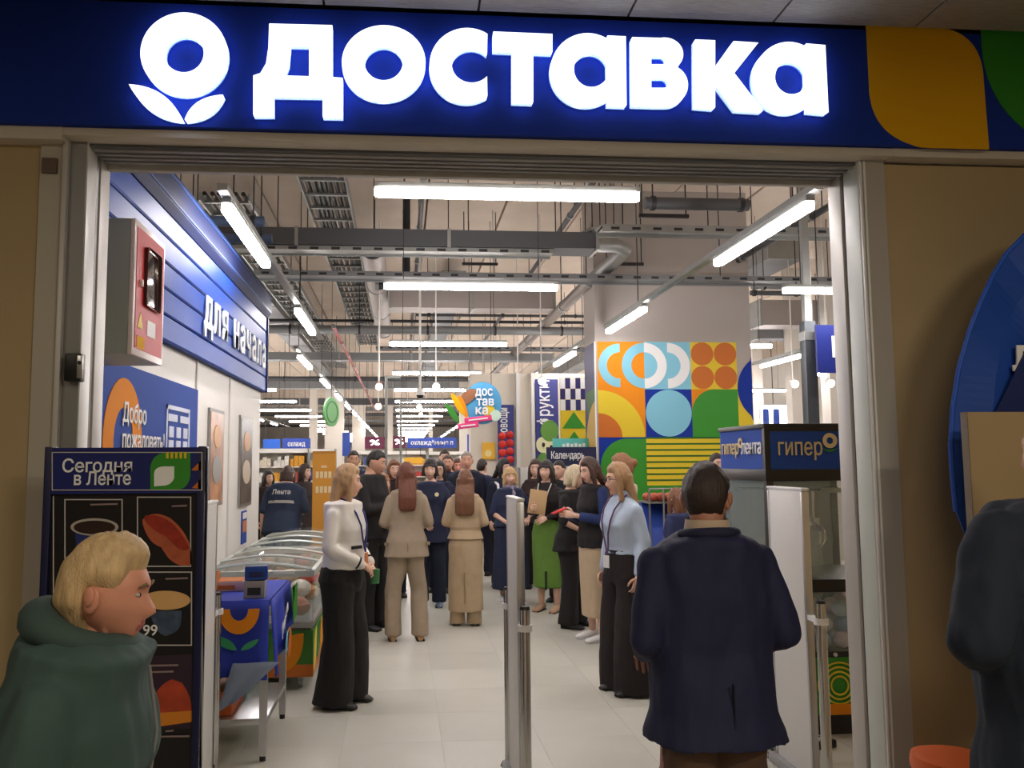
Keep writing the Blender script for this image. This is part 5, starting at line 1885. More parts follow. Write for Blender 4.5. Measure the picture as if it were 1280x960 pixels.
# calendar board and turquoise sign
YC = 11.6
t, w_, h_ = banner('calendar_sign', 'dark calendar sign with white lettering above the crowd', 'sign', 683, 746, 559, 590, YC, mat('sign_night', (20, 26, 66), .5))
text('lettering', 'Календарь', .14, M_pwhite, face_front(w_*.42, -.006, h_*.66), t, bold=.012, width=w_*.66)
MB().bx(w_*.1, w_*.6, -.006, 0, h_*.14, h_*.24).build('caption_line', mat('menu_line', (196, 190, 190), .5), t, smooth=False)
MB().bx(w_*.46, w_*.54, .03, .07, -at(715, 590, Y=YC).z, h_*.8).build('stand_post', M_dark, t, smooth=False)
MB().bx(w_*.2, w_*.8, -.1, .25, -at(715, 590, Y=YC).z, -at(715, 590, Y=YC).z+.03).build('stand_base', M_dark, t, smooth=False)
t, w_, h_ = banner('turquoise_sign', 'turquoise header sign just behind the calendar sign', 'sign', 691, 737, 548, 560, 12.3, mat('sign_turq', (96, 196, 190), .5))
for q in range(6):
    MB().bx(w_*(.26+.11*q), w_*(.33+.11*q), -.005, 0, h_*.12, h_*(.42+.08*(q % 2))).build('lettering_block', M_pwhite, t, smooth=False)
MB().bx(w_*.46, w_*.54, .03, .06, -at(715, 560, Y=12.3).z, h_*.8).build('stand_post', M_dark, t, smooth=False)

# ------------------------------------------------------------------ hanging decorations
YD = 13.5
cD = at(591, 507, Y=YD)
k1 = YD/1060
t = thing('hanging_fruit_sign', 'round hanging delivery sign with fruit and pink tags', 'sign', cD)
outline('disc', [ell(.16, .04, .30, .34, 40)], .012, mat('deco_blue', (70, 150, 196), .5), t, XZ)
for (x, z, rx, rz_, a, m) in ((-.08, .14, .17, .09, 40, mat('deco_brown', (140, 90, 60), .5)), (-.24, .02, .05, .20, 30, M_fyellow), (-.16, -.02, .05, .19, 20, M_orange), (-.33, -.12, .05, .18, 35, M_green), (.26, -.10, .10, .10, 0, M_yellow), (.36, -.16, .09, .09, 0, mat('deco_pale', (200, 226, 210), .5))):
    lp = [(x+p[0]*math.cos(R(a))-p[1]*math.sin(R(a)), z+p[0]*math.sin(R(a))+p[1]*math.cos(R(a))) for p in ell(0, 0, rx, rz_, 24)]
    outline('fruit_shape', [lp], .008, m, t, Matrix.Translation((0, -.024-.004*abs(x), 0)) @ XZ)
for k, (s_, x, z) in enumerate((('дос', .18, .22), ('тав', .20, .06), ('ка', .14, -.08))):
    text('lettering', s_, .20, M_pwhite, face_front(x, -.042, z), t, bold=.02, width=(.28, .28, .2)[k])
for (x, z, w_) in ((.08, -.22, .44), (-.08, -.32, .34)):
    MB().box((x, -.04, z), (w_, .014, .085), ry=-.12, bev=.004).build('pink_tag', mat('tag_pink', (232, 60, 130), .5), t)
    MB().box((x, -.050, z), (w_*.7, .006, .022), ry=-.12).build('tag_line', M_pwhite, t, smooth=False)
for x in (-.05, .3):
    MB().cyl((x, 0, .2), (x, 0, CEIL+.02-cD.z), .005, n=6).build('suspension_wire', M_dark, t)
c = at(414, 515, Y=16)
t = thing('hanging_disc', 'pale green hanging disc seen nearly edge-on above the freezers', 'sign', c, R(66))
outline('disc', [ell(0, 0, .28, .27, 36)], .02, mat('disc_green', (120, 196, 120), .5), t, XZ)
outline('disc_ring', [ell(0, 0, .22, .21, 36), ell(0, 0, .19, .18, 36)], .004, mat('disc_ring', (70, 150, 80), .5), t, Matrix.Translation((0, -.024, 0)) @ XZ)
MB().cyl((0, 0, .25), (0, 0, CEIL+.02-c.z), .005, n=6).build('suspension_wire', M_dark, t)
# pole with dome camera
c = at(525, 432, Y=12.75)
t = thing('dome_camera', 'white pole with dome camera hanging over the crowd', 'camera', (c.x, 12.7, at(526, 494, Y=12.7).z))
zz = c.z-t.location.z
MB().cyl((0, 0, .06), (0, 0, CEIL+.02-t.location.z), .018, n=10).build('pole', M_white, t)
MB().cyl((0, 0, .0), (0, 0, .10), .075, .05, n=18).build('housing', M_white, t)
MB().ball((0, 0, .0), .055, 16, 10).build('dome', M_black, t)
# pendant spots
SPOT = None
M_spot = emis('spot_face', (255, 236, 224), 14)
for k, (px, py, Y, lab) in enumerate(((474, 481, 13.5, 'upper of two pendant spots left of the camera pole'), (473, 506, 15.5, 'lower of two pendant spots left of the camera pole'), (524, 507, 20, 'pendant spot just below the dome camera'), (526, 517, 24, 'farthest pendant spot below the dome camera'), (545, 481, 14, 'pendant spot right of the camera pole'), (677, 474, 13, 'pendant spot in front of the fruit banner'), (648, 500, 16, 'pendant spot left of the fruit banner'), (992, 478, 13, 'pendant spot left of the dark steel post'), (1036, 477, 12, 'pendant spot below the blue aisle sign'), (1018, 444, 11, 'pendant spot beside the blue aisle sign'))):
    p = at(px, py, Y=Y)
    t = thing('pendant_spot', lab, 'lamp', p, 0, 'pendant spots')
    MB().cyl((0, .03, .0), (0, -.055, -.035), .055, .062, n=18).build('lamp_head', M_white if k not in (0, 1) else mat('spot_red', (150, 60, 50), .4), t)
    MB().cyl((0, -.056, -.0355), (0, -.060, -.037), .056, n=18).build('lens', M_spot, t)
    MB().cyl((0, .02, .03), (0, .02, CEIL+.02-p.z), .010, n=8).build('stem', M_white, t)
# hanging poles in mid hall
for k, (px, Y, pa, lab) in enumerate(((483, 15, 470, 'slim steel pole standing behind the crowd left of centre'), (501, 17, 500, 'second slim steel pole standing behind the crowd left of centre'))):
    p = at(px, pa, Y=Y)
    t = thing('slim_pole', lab, 'pole', (p.x, Y, 0))
    MB().cyl((0, 0, .02), (0, 0, p.z), .025, n=10).build('pole_tube', M_galv, t)
    MB().cyl((0, 0, 0), (0, 0, .02), .10, n=18).build('base_plate', M_galv, t)
    MB().bx(-.03, .25, -.02, .02, p.z-.04, p.z).build('arm', M_galv, t, smooth=False)

# orange roll-up banner
YO = 10.6
a, b = at(391, 565, Y=YO), at(420, 565, Y=YO)
t = thing('roll_up_banner', 'orange roll-up banner standing behind the woman in white', 'banner', ((a.x+b.x)/2, YO, 0), R(4))
w_ = b.x-a.x
MB().bx(-w_/2, w_/2, -.004, .004, .08, a.z).build('banner_sheet', mat('rollup_orange', (214, 150, 50), .5), t, smooth=False)
MB().bx(-w_/2-.02, w_/2+.02, -.06, .06, 0, .08, bev=.01).build('base_cassette', M_silver, t)
MB().bx(-w_/2, w_/2, -.012, .012, a.z-.02, a.z+.01).build('top_rail', mat('rail_amber', (190, 130, 40), .5), t, smooth=False)
for (z, k2, h_) in ((a.z-.18, .25, .03), (a.z-.28, .72, .08), (a.z-.46, .72, .08)):
    for q in range(4):
        MB().bx(-w_*k2/2+w_*k2*q/4, -w_*k2/2+w_*k2*(q+.72)/4, -.007, -.004, z-h_/2, z+h_/2).build('lettering_block', mat('rollup_text', (236, 216, 170), .5), t, smooth=False)

# ------------------------------------------------------------------ right side: sign, post, produce rack
p0, p1 = at(1020, 406, Y=9.0), at(1062, 466, Y=9.0)
t = thing('aisle_sign', 'dark blue hanging sign with a white number one', 'sign', (p0.x, 9.0, p1.z))
w_, h_ = p1.x-p0.x+.12, p0.z-p1.z
MB().bx(0, w_, 0, .04, 0, h_).build('board', mat('sign_deepblue', (22, 38, 120), .4), t, smooth=False)
text('lettering', '1', h_*.62, M_pwhite, face_front(at(1042, 430, Y=9).x-p0.x, -.006, h_*.52), t, bold=.02)
for x in (.05, w_-.05):
    MB().cyl((x, .02, h_), (x, .02, CEIL+.02-p1.z), .006, n=6).build('suspension_wire', M_dark, t)
p0, p1 = at(1002, 402, Y=9.2), at(1016, 402, Y=9.2)
t = thing('steel_post', 'dark grey steel post rising behind the claw machine', 'post', ((p0.x+p1.x)/2, 9.2, 0))
w_ = p1.x-p0.x
MB().bx(-w_/2, w_/2, -w_/2, w_/2, .02, p0.z, bev=.008).build('post_tube', mat('post_grey', (66, 72, 78), .4, metal=.4), t)
MB().bx(-w_/2-.01, w_/2+.01, -w_/2-.01, w_/2+.01, p0.z-.22, p0.z-.12).build('bracket_collar', M_galv, t, smooth=False)
MB().bx(-.15, .15, -.15, .15, 0, .02).build('base_plate', M_dark, t, smooth=False)
MB().bx(-.04, .04, -.04, .04, p0.z, CEIL+.02).build('ceiling_rod', M_galv, t, smooth=False)
# produce rack in front of the mural
t = thing('produce_rack', 'blue front wire rack of round fruit before the mural', 'rack', (at(813, 640, Y=9.6).x, 9.6, 0))
w_ = at(866, 640, Y=9.6).x-t.location.x
zr = at(840, 611, Y=9.6).z
MB().bx(0, w_, 0, .5, .08, .70).build('rack_base', mat('rack_navy', (28, 40, 92), .5), t, smooth=False)
MB().prism([(0, .70), (.5, .70), (.5, zr-.16), (.42, zr-.16)], .012, w_-.012, 'X').build('sloped_front', mat('rack_blue', (44, 76, 170), .5), t, smooth=False)
MB().bx(0, w_, .05, .5, zr-.17, zr-.15).build('shelf', M_galv, t, smooth=False)
for i in range(4):
    MB().cyl((w_*i/3, .0, .0), (w_*i/3, .03, zr), .012, n=8).build('rack_post', M_silver, t)
MB().cyl((0, .03, zr), (w_, .03, zr), .010, n=8).build('top_rail', M_silver, t)
for i in range(5):
    for j in range(3):
        o = MB().ball((0, 0, 0), (.052, .052, .048), 14, 10).build('apple', mat('apple_red', (186, 84, 54), .4, var=.35, vscale=20), None, (t.location.x+.07+i*(w_-.14)/4, 9.6+.12+.125*j, zr-.102), angle=0)
        tag(o, 'red apple in the wire rack, %s row from the front, %s from the left' % (ORD[j], ORD[i]), 'apple', 'apples in the wire rack')

# ------------------------------------------------------------------ right foreground: flag, board, orange bin
YFl = 2.95
pp = [(1199, 640), (1195, 600), (1192, 560), (1193, 510), (1198, 460), (1208, 415), (1222, 380), (1242, 345), (1262, 316), (1285, 290), (1330, 262), (1380, 255)]
pts = [at(a, b, Y=YFl) for a, b in pp]
fgx = pts[-1].x
t = thing('feather_flag', 'tall blue feather flag with curved top at the right wall', 'flag', (fgx+.02, YFl, 0))
loop = [(p.x-fgx-.02, p.z) for p in pts] + [(0, at(1380, 520, Y=YFl).z), (-.02, .75)] + [(at(1245, 760, Y=YFl).x-fgx, .95), (at(1212, 690, Y=YFl).x-fgx, at(1212, 690, Y=YFl).z)]
n0 = bpy.data.meshes
fo = outline('flag_sheet', [loop], .002, mat('flag_blue', (24, 72, 168), .6, var=.06, vscale=3), t, XZ)
bm = bmesh.new()
bm.from_mesh(fo.data)
bmesh.ops.triangulate(bm, faces=bm.faces)
bmesh.ops.subdivide_edges(bm, edges=[e for e in bm.edges if e.calc_length() > .12], cuts=4, use_grid_fill=True)
for v in bm.verts:
    v.co.y += .018*math.sin(v.co.x*14+v.co.z*3)
bm.to_mesh(fo.data)
bm.free()
hem = [Vector((p.x-fgx-.02, .018*math.sin((p.x-fgx-.02)*14+p.z*3), p.z)) for p in pts]
MB().tube(hem, .009, 8).build('hem_sleeve', mat('flag_hem', (30, 84, 190), .6), t)
a = at(1255, 520, Y=YFl-.03)
tri = [at(1240, 520, Y=YFl-.03), at(1290, 420, Y=YFl-.03), at(1345, 395, Y=YFl-.03), at(1345, 540, Y=YFl-.03)]
outline('folded_corner', [[(p.x-fgx-.02, p.z) for p in tri]], .003, mat('flag_navy', (14, 34, 96), .6), t, Matrix.Translation((0, -.035, 0)) @ XZ)
q = at(1272, 446, Y=YFl-.03)
text('lettering', 'л', .16, M_pwhite, face_front(q.x-fgx+.01, -.026, q.z), t, bold=.03)
MB().cyl((0, .01, .03), (0, .01, pts[-1].z+.01), .011, n=10).build('pole', M_silver, t)
MB().cyl((0, .01, 0), (0, .01, .03), .16, n=20).build('base', M_dark, t)
p0 = at(1209, 515, Y=2.78)
t = thing('beige_board', 'plain beige board on posts in front of the blue flag', 'board', (p0.x, 2.78, 0))
MB().bx(0, .62, 0, .03, .95, p0.z).build('panel', mat('board_beige', (166, 142, 104), .7), t, smooth=False)
MB().bx(-.004, .0, -.002, .032, .95, p0.z).build('edge_trim', mat('board_edge', (120, 104, 82), .6), t, smooth=False)
for x in (.10, .54):
    MB().bx(x-.015, x+.015, .03, .06, .02, p0.z-.1).build('post', M_galv, t, smooth=False)
    MB().bx(x-.02, x+.02, -.12, .18, 0, .02).build('foot', M_dark, t, smooth=False)
q = at(1140, 946, Y=2.75)
t = thing('orange_bin', 'orange plastic bin on the floor by the right door frame', 'bin', (q.x+.14, 2.75, 0))
MB().loft([(0, .085, .085), (.4, .10, .10), (q.z-.04, .115, .115)], 24).build('bin_body', mat('bin_orange', (214, 92, 40), .45), t)
MB().loft([(q.z-.05, .122, .122), (q.z-.03, .124, .124), (q.z-.005, .12, .12), (q.z, .10, .10)], 24).build('lid', mat('bin_orange_lid', (226, 104, 46), .45), t)

# ------------------------------------------------------------------ far hall: columns, shelves, signs
for k, (a, b, Y) in enumerate(((386, 396, 36), (406, 429, 33), (440, 456, 44), (484, 491, 40), (536, 541, 48), (944, 956, 22), (992, 1008, 16.5), (1040, 1062, 14), (575, 588, 30))):
    x0, x1 = at(a, 540, Y=Y).x, at(b, 540, Y=Y).x
    tag(MB().bx(x0, x1, Y, Y+(x1-x0), 0, CEIL+.12).build('column', mat('column_white', (214, 207, 197), .6), smooth=False), kind='structure')


def farsign(label, px0, px1, py0, py1, Y, m, txt=None, tm=None, tw_=.8, name='hanging_sign', vert=False):
    t, w_, h_ = banner(name, label, 'sign', px0, px1, py0, py1, Y, m)
    if txt and not vert:
        text('lettering', txt, h_*.6, tm or M_pwhite, face_front(w_*.5, -.008, h_*.5), t, bold=.015, width=w_*tw_)
    elif txt:
        text('lettering', txt, w_*.5, tm or M_pwhite, vtext('', 1, w_*.5, h_*.5, -.008), t, width=h_*.8)
    p = at((px0+px1)/2, py1, Y=Y)
    for x in (.06, w_-.06):
        MB().cyl((x, .02, h_), (x, .02, CEIL+.02-p.z), .008, n=6).build('suspension_wire', M_dark, t)
    return t


M_fs = mat('sign_farblue', (40, 70, 160), .5)
farsign('bright blue sign at the far left over the shelves', 329, 350, 549, 563, 30, mat('sign_bright', (36, 96, 200), .5))
farsign('blue chilled goods sign at left over the shelves', 353, 388, 548, 562, 30, M_fs, 'охлажд', None, .62)
farsign('narrow blue vertical sign between the left columns', 428, 438, 541, 570, 25, M_fs)
farsign('dark red sign with glowing white figure left of centre', 456, 481, 546, 561, 32, mat('sign_wine', (96, 24, 60), .5), '%', emis('sign_glow', (246, 246, 255), 3), .5)
farsign('glowing white figure sign on dark red beside the chilled sign', 491, 507, 545, 560, 32, mat('sign_wine', (96, 24, 60), .5), '%', emis('sign_glow', (246, 246, 255), 3), .7)
farsign('long blue chilled goods sign at the back of the hall', 509, 571, 547, 560, 34, M_fs, 'охлаждённые п', None, .85)
farsign('small vertical blue sign at the back of the hall', 584, 593, 543, 565, 28, M_fs)
farsign('amber low shelf header behind the pair of poles', 505, 528, 572, 579, 24, mat('sign_amber', (236, 180, 50), .5))
t = thing('light_box', 'bright white light box far right above the claw machines', 'light box', at(968, 520, Y=20))
MB().bx(-.35, .40, 0, .1, -.45, .28).build('box_body', M_white, t, smooth=False)
MB().bx(-.33, .38, -.006, 0, -.43, .26).build('lit_face', emis('lightbox_face', (236, 240, 255), 4), t, smooth=False)
MB().cyl((0, .05, .28), (0, .05, CEIL+.02-t.location.z), .01, n=6).build('suspension_wire', M_dark, t)
for k, (px, lab) in enumerate(((957, 'left blue banner standing before the bright light box'), (970, 'right blue banner standing before the bright light box'))):
    p = at(px, 511, Y=15)
    t = thing('blue_banner', lab, 'banner', (p.x, 15, 0))
    MB().bx(-.055, .055, -.03, .03, .04, p.z, bev=.025).build('banner_sheet', mat('banner_royal', (44, 74, 166), .5), t)
    MB().bx(-.09, .09, -.12, .12, 0, .04).build('base_plate', M_dark, t, smooth=False)

# shelving units across the hall
prodc = [(206, 176, 120), (176, 60, 48), (220, 210, 190), (70, 110, 60), (210, 150, 50), (60, 80, 150), (120, 90, 70), (230, 226, 220)]
M_prod = [mat('product_%d' % i, c, .5, var=.3, vscale=20) for i, c in enumerate(prodc)]


def shelf_unit(label, X, Y, W_, H_, group, rz=0.0):
    t = thing('shelf_unit', label, 'shelf', (X, Y, 0), rz, group)
    MB().bx(0, W_, .40, .44, 0, H_).build('back_panel', M_white, t, smooth=False)
    MB().bx(0, W_, 0, .44, 0, .12).build('plinth', M_dark, t, smooth=False)
    for x in (0, W_-.03):
        MB().bx(x, x+.03, .0, .44, 0, H_).build('side_panel', M_galv, t, smooth=False)
    n = int((H_-.2)/.36)
    for k in range(n+1):
        z = .14+k*.36
        MB().bx(.03, W_-.03, .02, .40, z, z+.025).build('shelf_board', M_white, t, smooth=False)
        if k < n:
            for q in range(3):
                g = MB()
                xx = .05+q*(W_-.1)/3
                while xx < .05+(q+1)*(W_-.1)/3-.1:
                    ww = .08+.07*rnd.random()
                    g.bx(xx, xx+ww-.008, .05, .34, z+.027, z+.14+.17*rnd.random())
                    xx += ww
                tag(g.build('shelf_goods', M_prod[(k*3+q*5+int(X*3)) % 8], t, smooth=False), kind='stuff')
    return t


for k, (px, Y, W_, H_, lab) in enumerate(((318, 21, 1.3, 2.05, 'white goods shelf at the far left behind the staff member'), (350, 22, 1.4, 2.05, 'goods shelf between the left columns'), (440, 26, 1.0, 2.05, 'goods shelf behind the orange banner'), (470, 27, 1.6, 2.05, 'wide goods shelf behind the man in black'), (535, 29, 1.8, 2.05, 'wide goods shelf behind the centre of the crowd'), (572, 22, 1.2, 1.85, 'goods shelf left of the vegetable banner'), (648, 13.6, .9, 1.60, 'low goods shelf in front of the vegetable banner'), (975, 19, 2.6, 1.8, 'goods shelf at the right beyond the claw machine'))):
    shelf_unit(lab, at(px, 577, Y=Y).x, Y, W_, H_, 'goods shelves in the hall')
# ------------------------------------------------------------------ the people
BLK, NAVY, DNAVY = (22, 20, 22), (28, 34, 62), (20, 26, 48)


def place(px, Y, top, hgap=.012):
    p = at(px, top, Y=Y)
    q = at(px, 760, Y=Y)
    return (at(px, 700, Y=Y).x, Y, p.z-hgap)


def P(label, px, Y, head_y, rz, **k):
    X, Y, H = place(px, Y, head_y)
    if 'dz' in k:
        H += k.pop('dz')
    return person(label, X, Y, H, R(rz), **k)


crowd = 'people gathered in the hall'
V = .0155

# --- woman in the white cardigan, left
yw = at(435, 880, Z=0).y
P('woman in white cardigan with black trim and wide black trousers, hands clasped, beside the freezers', 430, yw, 580, 68, wide=1.10, voxel=.011,
  arms=('clasp', 'clasp'), top=dict(kind='cardigan', rgb=(238, 234, 226), hem=.96, slack=.016, flare=.004, sr=.006, waistin=1, fold=.006),
  bottom=dict(kind='trousers', rgb=BLK, hem=.03, flare=.065), hair=dict(kind='long', rgb=(186, 150, 108), len=.27, front=.2), skin=(222, 176, 152),
  head=(22, 4), shoes=BLK, group=crowd,
  extras=(lanyard((34, 44, 110), 1.03, True, -.165, (210, 120, 60)), ring_at_wrist('cuff_trim', BLK, .014, .045, .05),
          part('pocket_trim', BLK, lambda mb: (mb.box((-.085, -.140, 1.12), (.10, .014, .022), rz=-.3), mb.box((.085, -.140, 1.12), (.10, .014, .022), rz=.3))),
          part('held_cup', (60, 120, 70), lambda mb: mb.cyl((.0, -.245, .86), (.0, -.245, .96), .030, .034))))
# --- beige trouser suit, back view
ys = at(508, 800, Z=0).y
P('woman in beige trouser suit seen from behind with long auburn hair', 508, ys, 578, 184, voxel=.012, arms=('front', 'front'),
  top=dict(kind='jacket', rgb=(158, 142, 122), hem=.80, slack=.022, flare=.016, sr=.006, waistin=1, fold=.006), bottom=dict(kind='trousers', rgb=(156, 140, 120), hem=.05, flare=.022),
  hair=dict(kind='long', rgb=(104, 56, 36), len=.34, hw=.078), shoes=(176, 136, 96), stance=.03, face=False, group=crowd,
  extras=(part('back_vent', (120, 106, 90), lambda mb: mb.box((0, .168, .87), (.006, .012, .14))),
          part('pocket_flap', (140, 124, 106), lambda mb: (mb.box((-.19, .08, .93), (.02, .09, .03), rz=.5), mb.box((.19, .08, .93), (.02, .09, .03), rz=-.5)))))
# --- long beige coat dress, back view
yc = at(580, 781, Z=0).y
P('woman in long beige belted coat seen from behind with wavy brown hair', 582, yc, 587, 172, voxel=.012, arms=('front', 'front'),
  top=dict(kind='coat_top', rgb=(186, 164, 134), hem=.94, slack=.022, sr=.007, waistin=1, fold=.007, flare=.012), bottom=dict(kind='skirt', rgb=(188, 166, 136), hem=.16, flare=.030, famp=.02, folds=5, waist=1.08),
  hair=dict(kind='long', rgb=(112, 74, 50), len=.38, hw=.098), shoes=(90, 70, 56), face=False, group=crowd,
  extras=(belt('waist_belt', (170, 148, 118), 1.06, .172, .128, .035),
          part('back_vent', (150, 130, 104), lambda mb: mb.box((0, .158, .42), (.008, .02, .34))),
          part('trouser_hem', (168, 146, 118), lambda mb: [mb.loft([(.03, .085, .10, s*.095, .01), (.30, .08, .09, s*.09, .01)], 18) for s in (-1, 1)], 'LB')))
# --- crowd, left to right
P('tall man in black pullover with dark hair looking down to the right', 465, 8.95, 561, 62, male=True, voxel=V, arms=('fold', 'clasp'), top=dict(kind='pullover', rgb=BLK, hem=.84), bottom=dict(kind='trousers', rgb=(26, 24, 26), flare=.01),
  hair=dict(kind='short', rgb=(34, 28, 26)), head=(10, 14), shoes=(30, 30, 32), group=crowd, skin=(206, 158, 132))
P('dark haired man in navy behind the woman in the white cardigan', 441, 12.3, 563, 8, male=True, voxel=V, top=dict(kind='shirt', rgb=NAVY), bottom=dict(kind='trousers', rgb=DNAVY), hair=dict(kind='short', rgb=(40, 32, 30)), shoes=BLK, group=crowd, skin=(204, 156, 130))
P('girl with fair bobbed hair in dark coat facing right', 477, 10.0, 592, 52, voxel=V, top=dict(kind='coat', rgb=(26, 24, 30), hem=.6, flare=.03), bottom=dict(kind='trousers', rgb=BLK), hair=dict(kind='bob', rgb=(150, 104, 68), len=.13, bangs=1), shoes=BLK, group=crowd, dz=0, skin=(222, 172, 148))
P('smiling woman with brown bob and dark scarf behind the girl', 492, 11.0, 575, 12, voxel=V, arms=('clasp', 'clasp'), top=dict(kind='jumper', rgb=(34, 26, 30)), bottom=dict(kind='trousers', rgb=DNAVY), hair=dict(kind='bob', rgb=(120, 74, 48), len=.15), shoes=BLK, group=crowd,
  extras=(part('scarf', (70, 40, 44), lambda mb: mb.tube([(.06*math.cos(a)*1.2, .01+.068*math.sin(a), 1.465+.012*math.sin(3*a)) for a in [2*PI*j/18 for j in range(18)]], .026, 8, closed=True)),))
P('woman with short dark hair in navy tunic with round badge', 538, 10.25, 574, -6, voxel=V, wide=1.05, arms=('clasp', 'side'), top=dict(kind='tunic', rgb=NAVY, hem=.74, flare=.02, sleeve=.5), bottom=dict(kind='trousers', rgb=DNAVY, flare=.02), hair=dict(kind='bob', rgb=(36, 28, 28), len=.07, bangs=1), shoes=(110, 126, 150), group=crowd,
  extras=(part('round_badge', (226, 216, 170), lambda mb: mb.cyl((.085, -.128, 1.30), (.085, -.140, 1.30), .024, n=16)),))
P('dark haired woman in tinted glasses behind the navy tunic', 550, 11.35, 576, -14, voxel=V, top=dict(kind='shirt', rgb=NAVY), bottom=dict(kind='trousers', rgb=DNAVY), hair=dict(kind='bob', rgb=(38, 28, 28), len=.14), shoes=BLK, group=crowd, extras=(glasses((60, 24, 28)),))
P('bearded man in navy polo left of the grey haired man', 560, 12.8, 568, -4, male=True, voxel=V, top=dict(kind='polo', rgb=NAVY, sleeve=.5), bottom=dict(kind='trousers', rgb=DNAVY), hair=dict(kind='short', rgb=(84, 60, 46)), shoes=BLK, group=crowd, skin=(212, 160, 136),
  extras=(part('beard', (96, 66, 50), lambda mb: (mb.ball((0, -.072, 1.492), (.050, .034, .034), 14, 10), mb.box((0, -.107, 1.538), (.045, .012, .012), bev=.004)), 'HM'),))
P('tall man with cropped dark hair at the back of the crowd', 556, 14.0, 562, 0, male=True, voxel=.018, top=dict(kind='shirt', rgb=(40, 42, 60)), bottom=dict(kind='trousers', rgb=DNAVY), hair=dict(kind='short', rgb=(50, 40, 36)), shoes=BLK, group=crowd)
P('ruddy woman in red top peering between the men', 572, 13.6, 573, 6, voxel=.018, top=dict(kind='blouse', rgb=(170, 40, 40)), bottom=dict(kind='trousers', rgb=DNAVY), hair=dict(kind='bob', rgb=(90, 60, 50), len=.12), shoes=BLK, group=crowd, skin=(216, 150, 130))
P('tall grey haired man standing out above the crowd', 584, 12.0, 564, -5, male=True, voxel=V, wide=1.08, top=dict(kind='jacket', rgb=DNAVY), bottom=dict(kind='trousers', rgb=DNAVY), hair=dict(kind='short', rgb=(150, 140, 130), line=.07), shoes=BLK, group=crowd, skin=(214, 160, 136))
P('dark haired man in navy shirt with his back turned', 603, 12.9, 573, 150, male=True, voxel=V, top=dict(kind='shirt', rgb=(26, 34, 74)), bottom=dict(kind='trousers', rgb=DNAVY), hair=dict(kind='short', rgb=(44, 32, 28)), shoes=BLK, group=crowd, face=False)
P('woman with long black hair and white bag strap behind the blonde in navy', 629, 11.7, 573, 24, voxel=V, top=dict(kind='jumper', rgb=DNAVY), bottom=dict(kind='trousers', rgb=BLK), hair=dict(kind='long', rgb=(30, 24, 26), len=.30), head=(14, 6), shoes=BLK, group=crowd,
  extras=(part('bag_strap', (226, 226, 230), lambda mb: mb.tube([(-.13, .02, 1.42), (-.13, -.10, 1.36), (-.14, -.14, 1.22), (-.17, -.13, 1.05)], .018, 8)),))
P('blonde woman with fringe in long navy dress facing the doorway', 638, 10.5, 584, 6, voxel=V, wide=1.10, arms=('clasp', 'wide'), top=dict(kind='dress_top', rgb=(34, 42, 72), hem=.95, sleeve=.55, waistin=1), bottom=dict(kind='skirt', rgb=(32, 40, 70), hem=.16, flare=.05), hair=dict(kind='bob', rgb=(196, 160, 112), len=.10, bangs=1), shoes=(222, 222, 226), group=crowd,
  extras=(part('neck_scarf', (150, 140, 160), lambda mb: (mb.tube([(.062*math.cos(a)*1.2, .01+.066*math.sin(a), 1.462) for a in [2*PI*j/18 for j in range(18)]], .020, 8, closed=True), mb.tube([(.01, -.075, 1.45), (.03, -.115, 1.38), (.02, -.13, 1.30)], [.022, .024, .014], 8))),))
yg = 9.75
P('woman with black fringe in green midi skirt holding a card folder', 685, yg, 575, -32, voxel=.013, arms=('hold', 'front'), top=dict(kind='top', rgb=(30, 22, 24), hem=1.0, waistin=1), bottom=dict(kind='skirt', rgb=(100, 138, 58), hem=.27, flare=.01, famp=.03, folds=5), hair=dict(kind='long', rgb=(34, 24, 26), len=.26, bangs=1), shoes=(196, 160, 132), group=crowd,
  extras=(lanyard((200, 200, 190), 1.08, True, -.15), part('skirt_slit', (40, 56, 26), lambda mb: mb.box((.03, -.146, .36), (.016, .03, .20))), part('card_folder', (196, 164, 122), lambda mb: mb.box((-.02, -.235, 1.24), (.20, .014, .27), rz=.2, ry=.15, bev=.003))))
P('brown haired woman half hidden left of the green skirt', 671, 11.5, 574, -16, voxel=V, top=dict(kind='jumper', rgb=(50, 36, 34)), bottom=dict(kind='trousers', rgb=BLK), hair=dict(kind='bob', rgb=(74, 50, 44), len=.2), shoes=BLK, group=crowd)
P('young man with dark hair in black behind the card folder', 701, 10.35, 575, -38, male=True, voxel=V, top=dict(kind='shirt', rgb=(24, 24, 30)), bottom=dict(kind='trousers', rgb=BLK), hair=dict(kind='short', rgb=(30, 24, 24)), shoes=BLK, group=crowd)
yt = 8.80
P('silver blonde woman in black with teal scarf over her arm', 716, yt, 581, 56, voxel=.013, wide=1.1, arms=('clasp', 'hold'), top=dict(kind='tunic', rgb=BLK, hem=.80, sleeve=.5, flare=.02), bottom=dict(kind='trousers', rgb=(26, 24, 26), flare=.03), hair=dict(kind='bob', rgb=(206, 188, 156), len=.10, bangs=1), head=(10, 10), shoes=BLK, group=crowd,
  extras=(part('teal_scarf', (110, 170, 176), lambda mb: (mb.tube([(.16, -.02, 1.42), (.17, -.12, 1.36), (.18, -.17, 1.2), (.18, -.18, .96)], [.03, .045, .05, .045], 10),)),))
yk = at(737, 800, Z=0).y
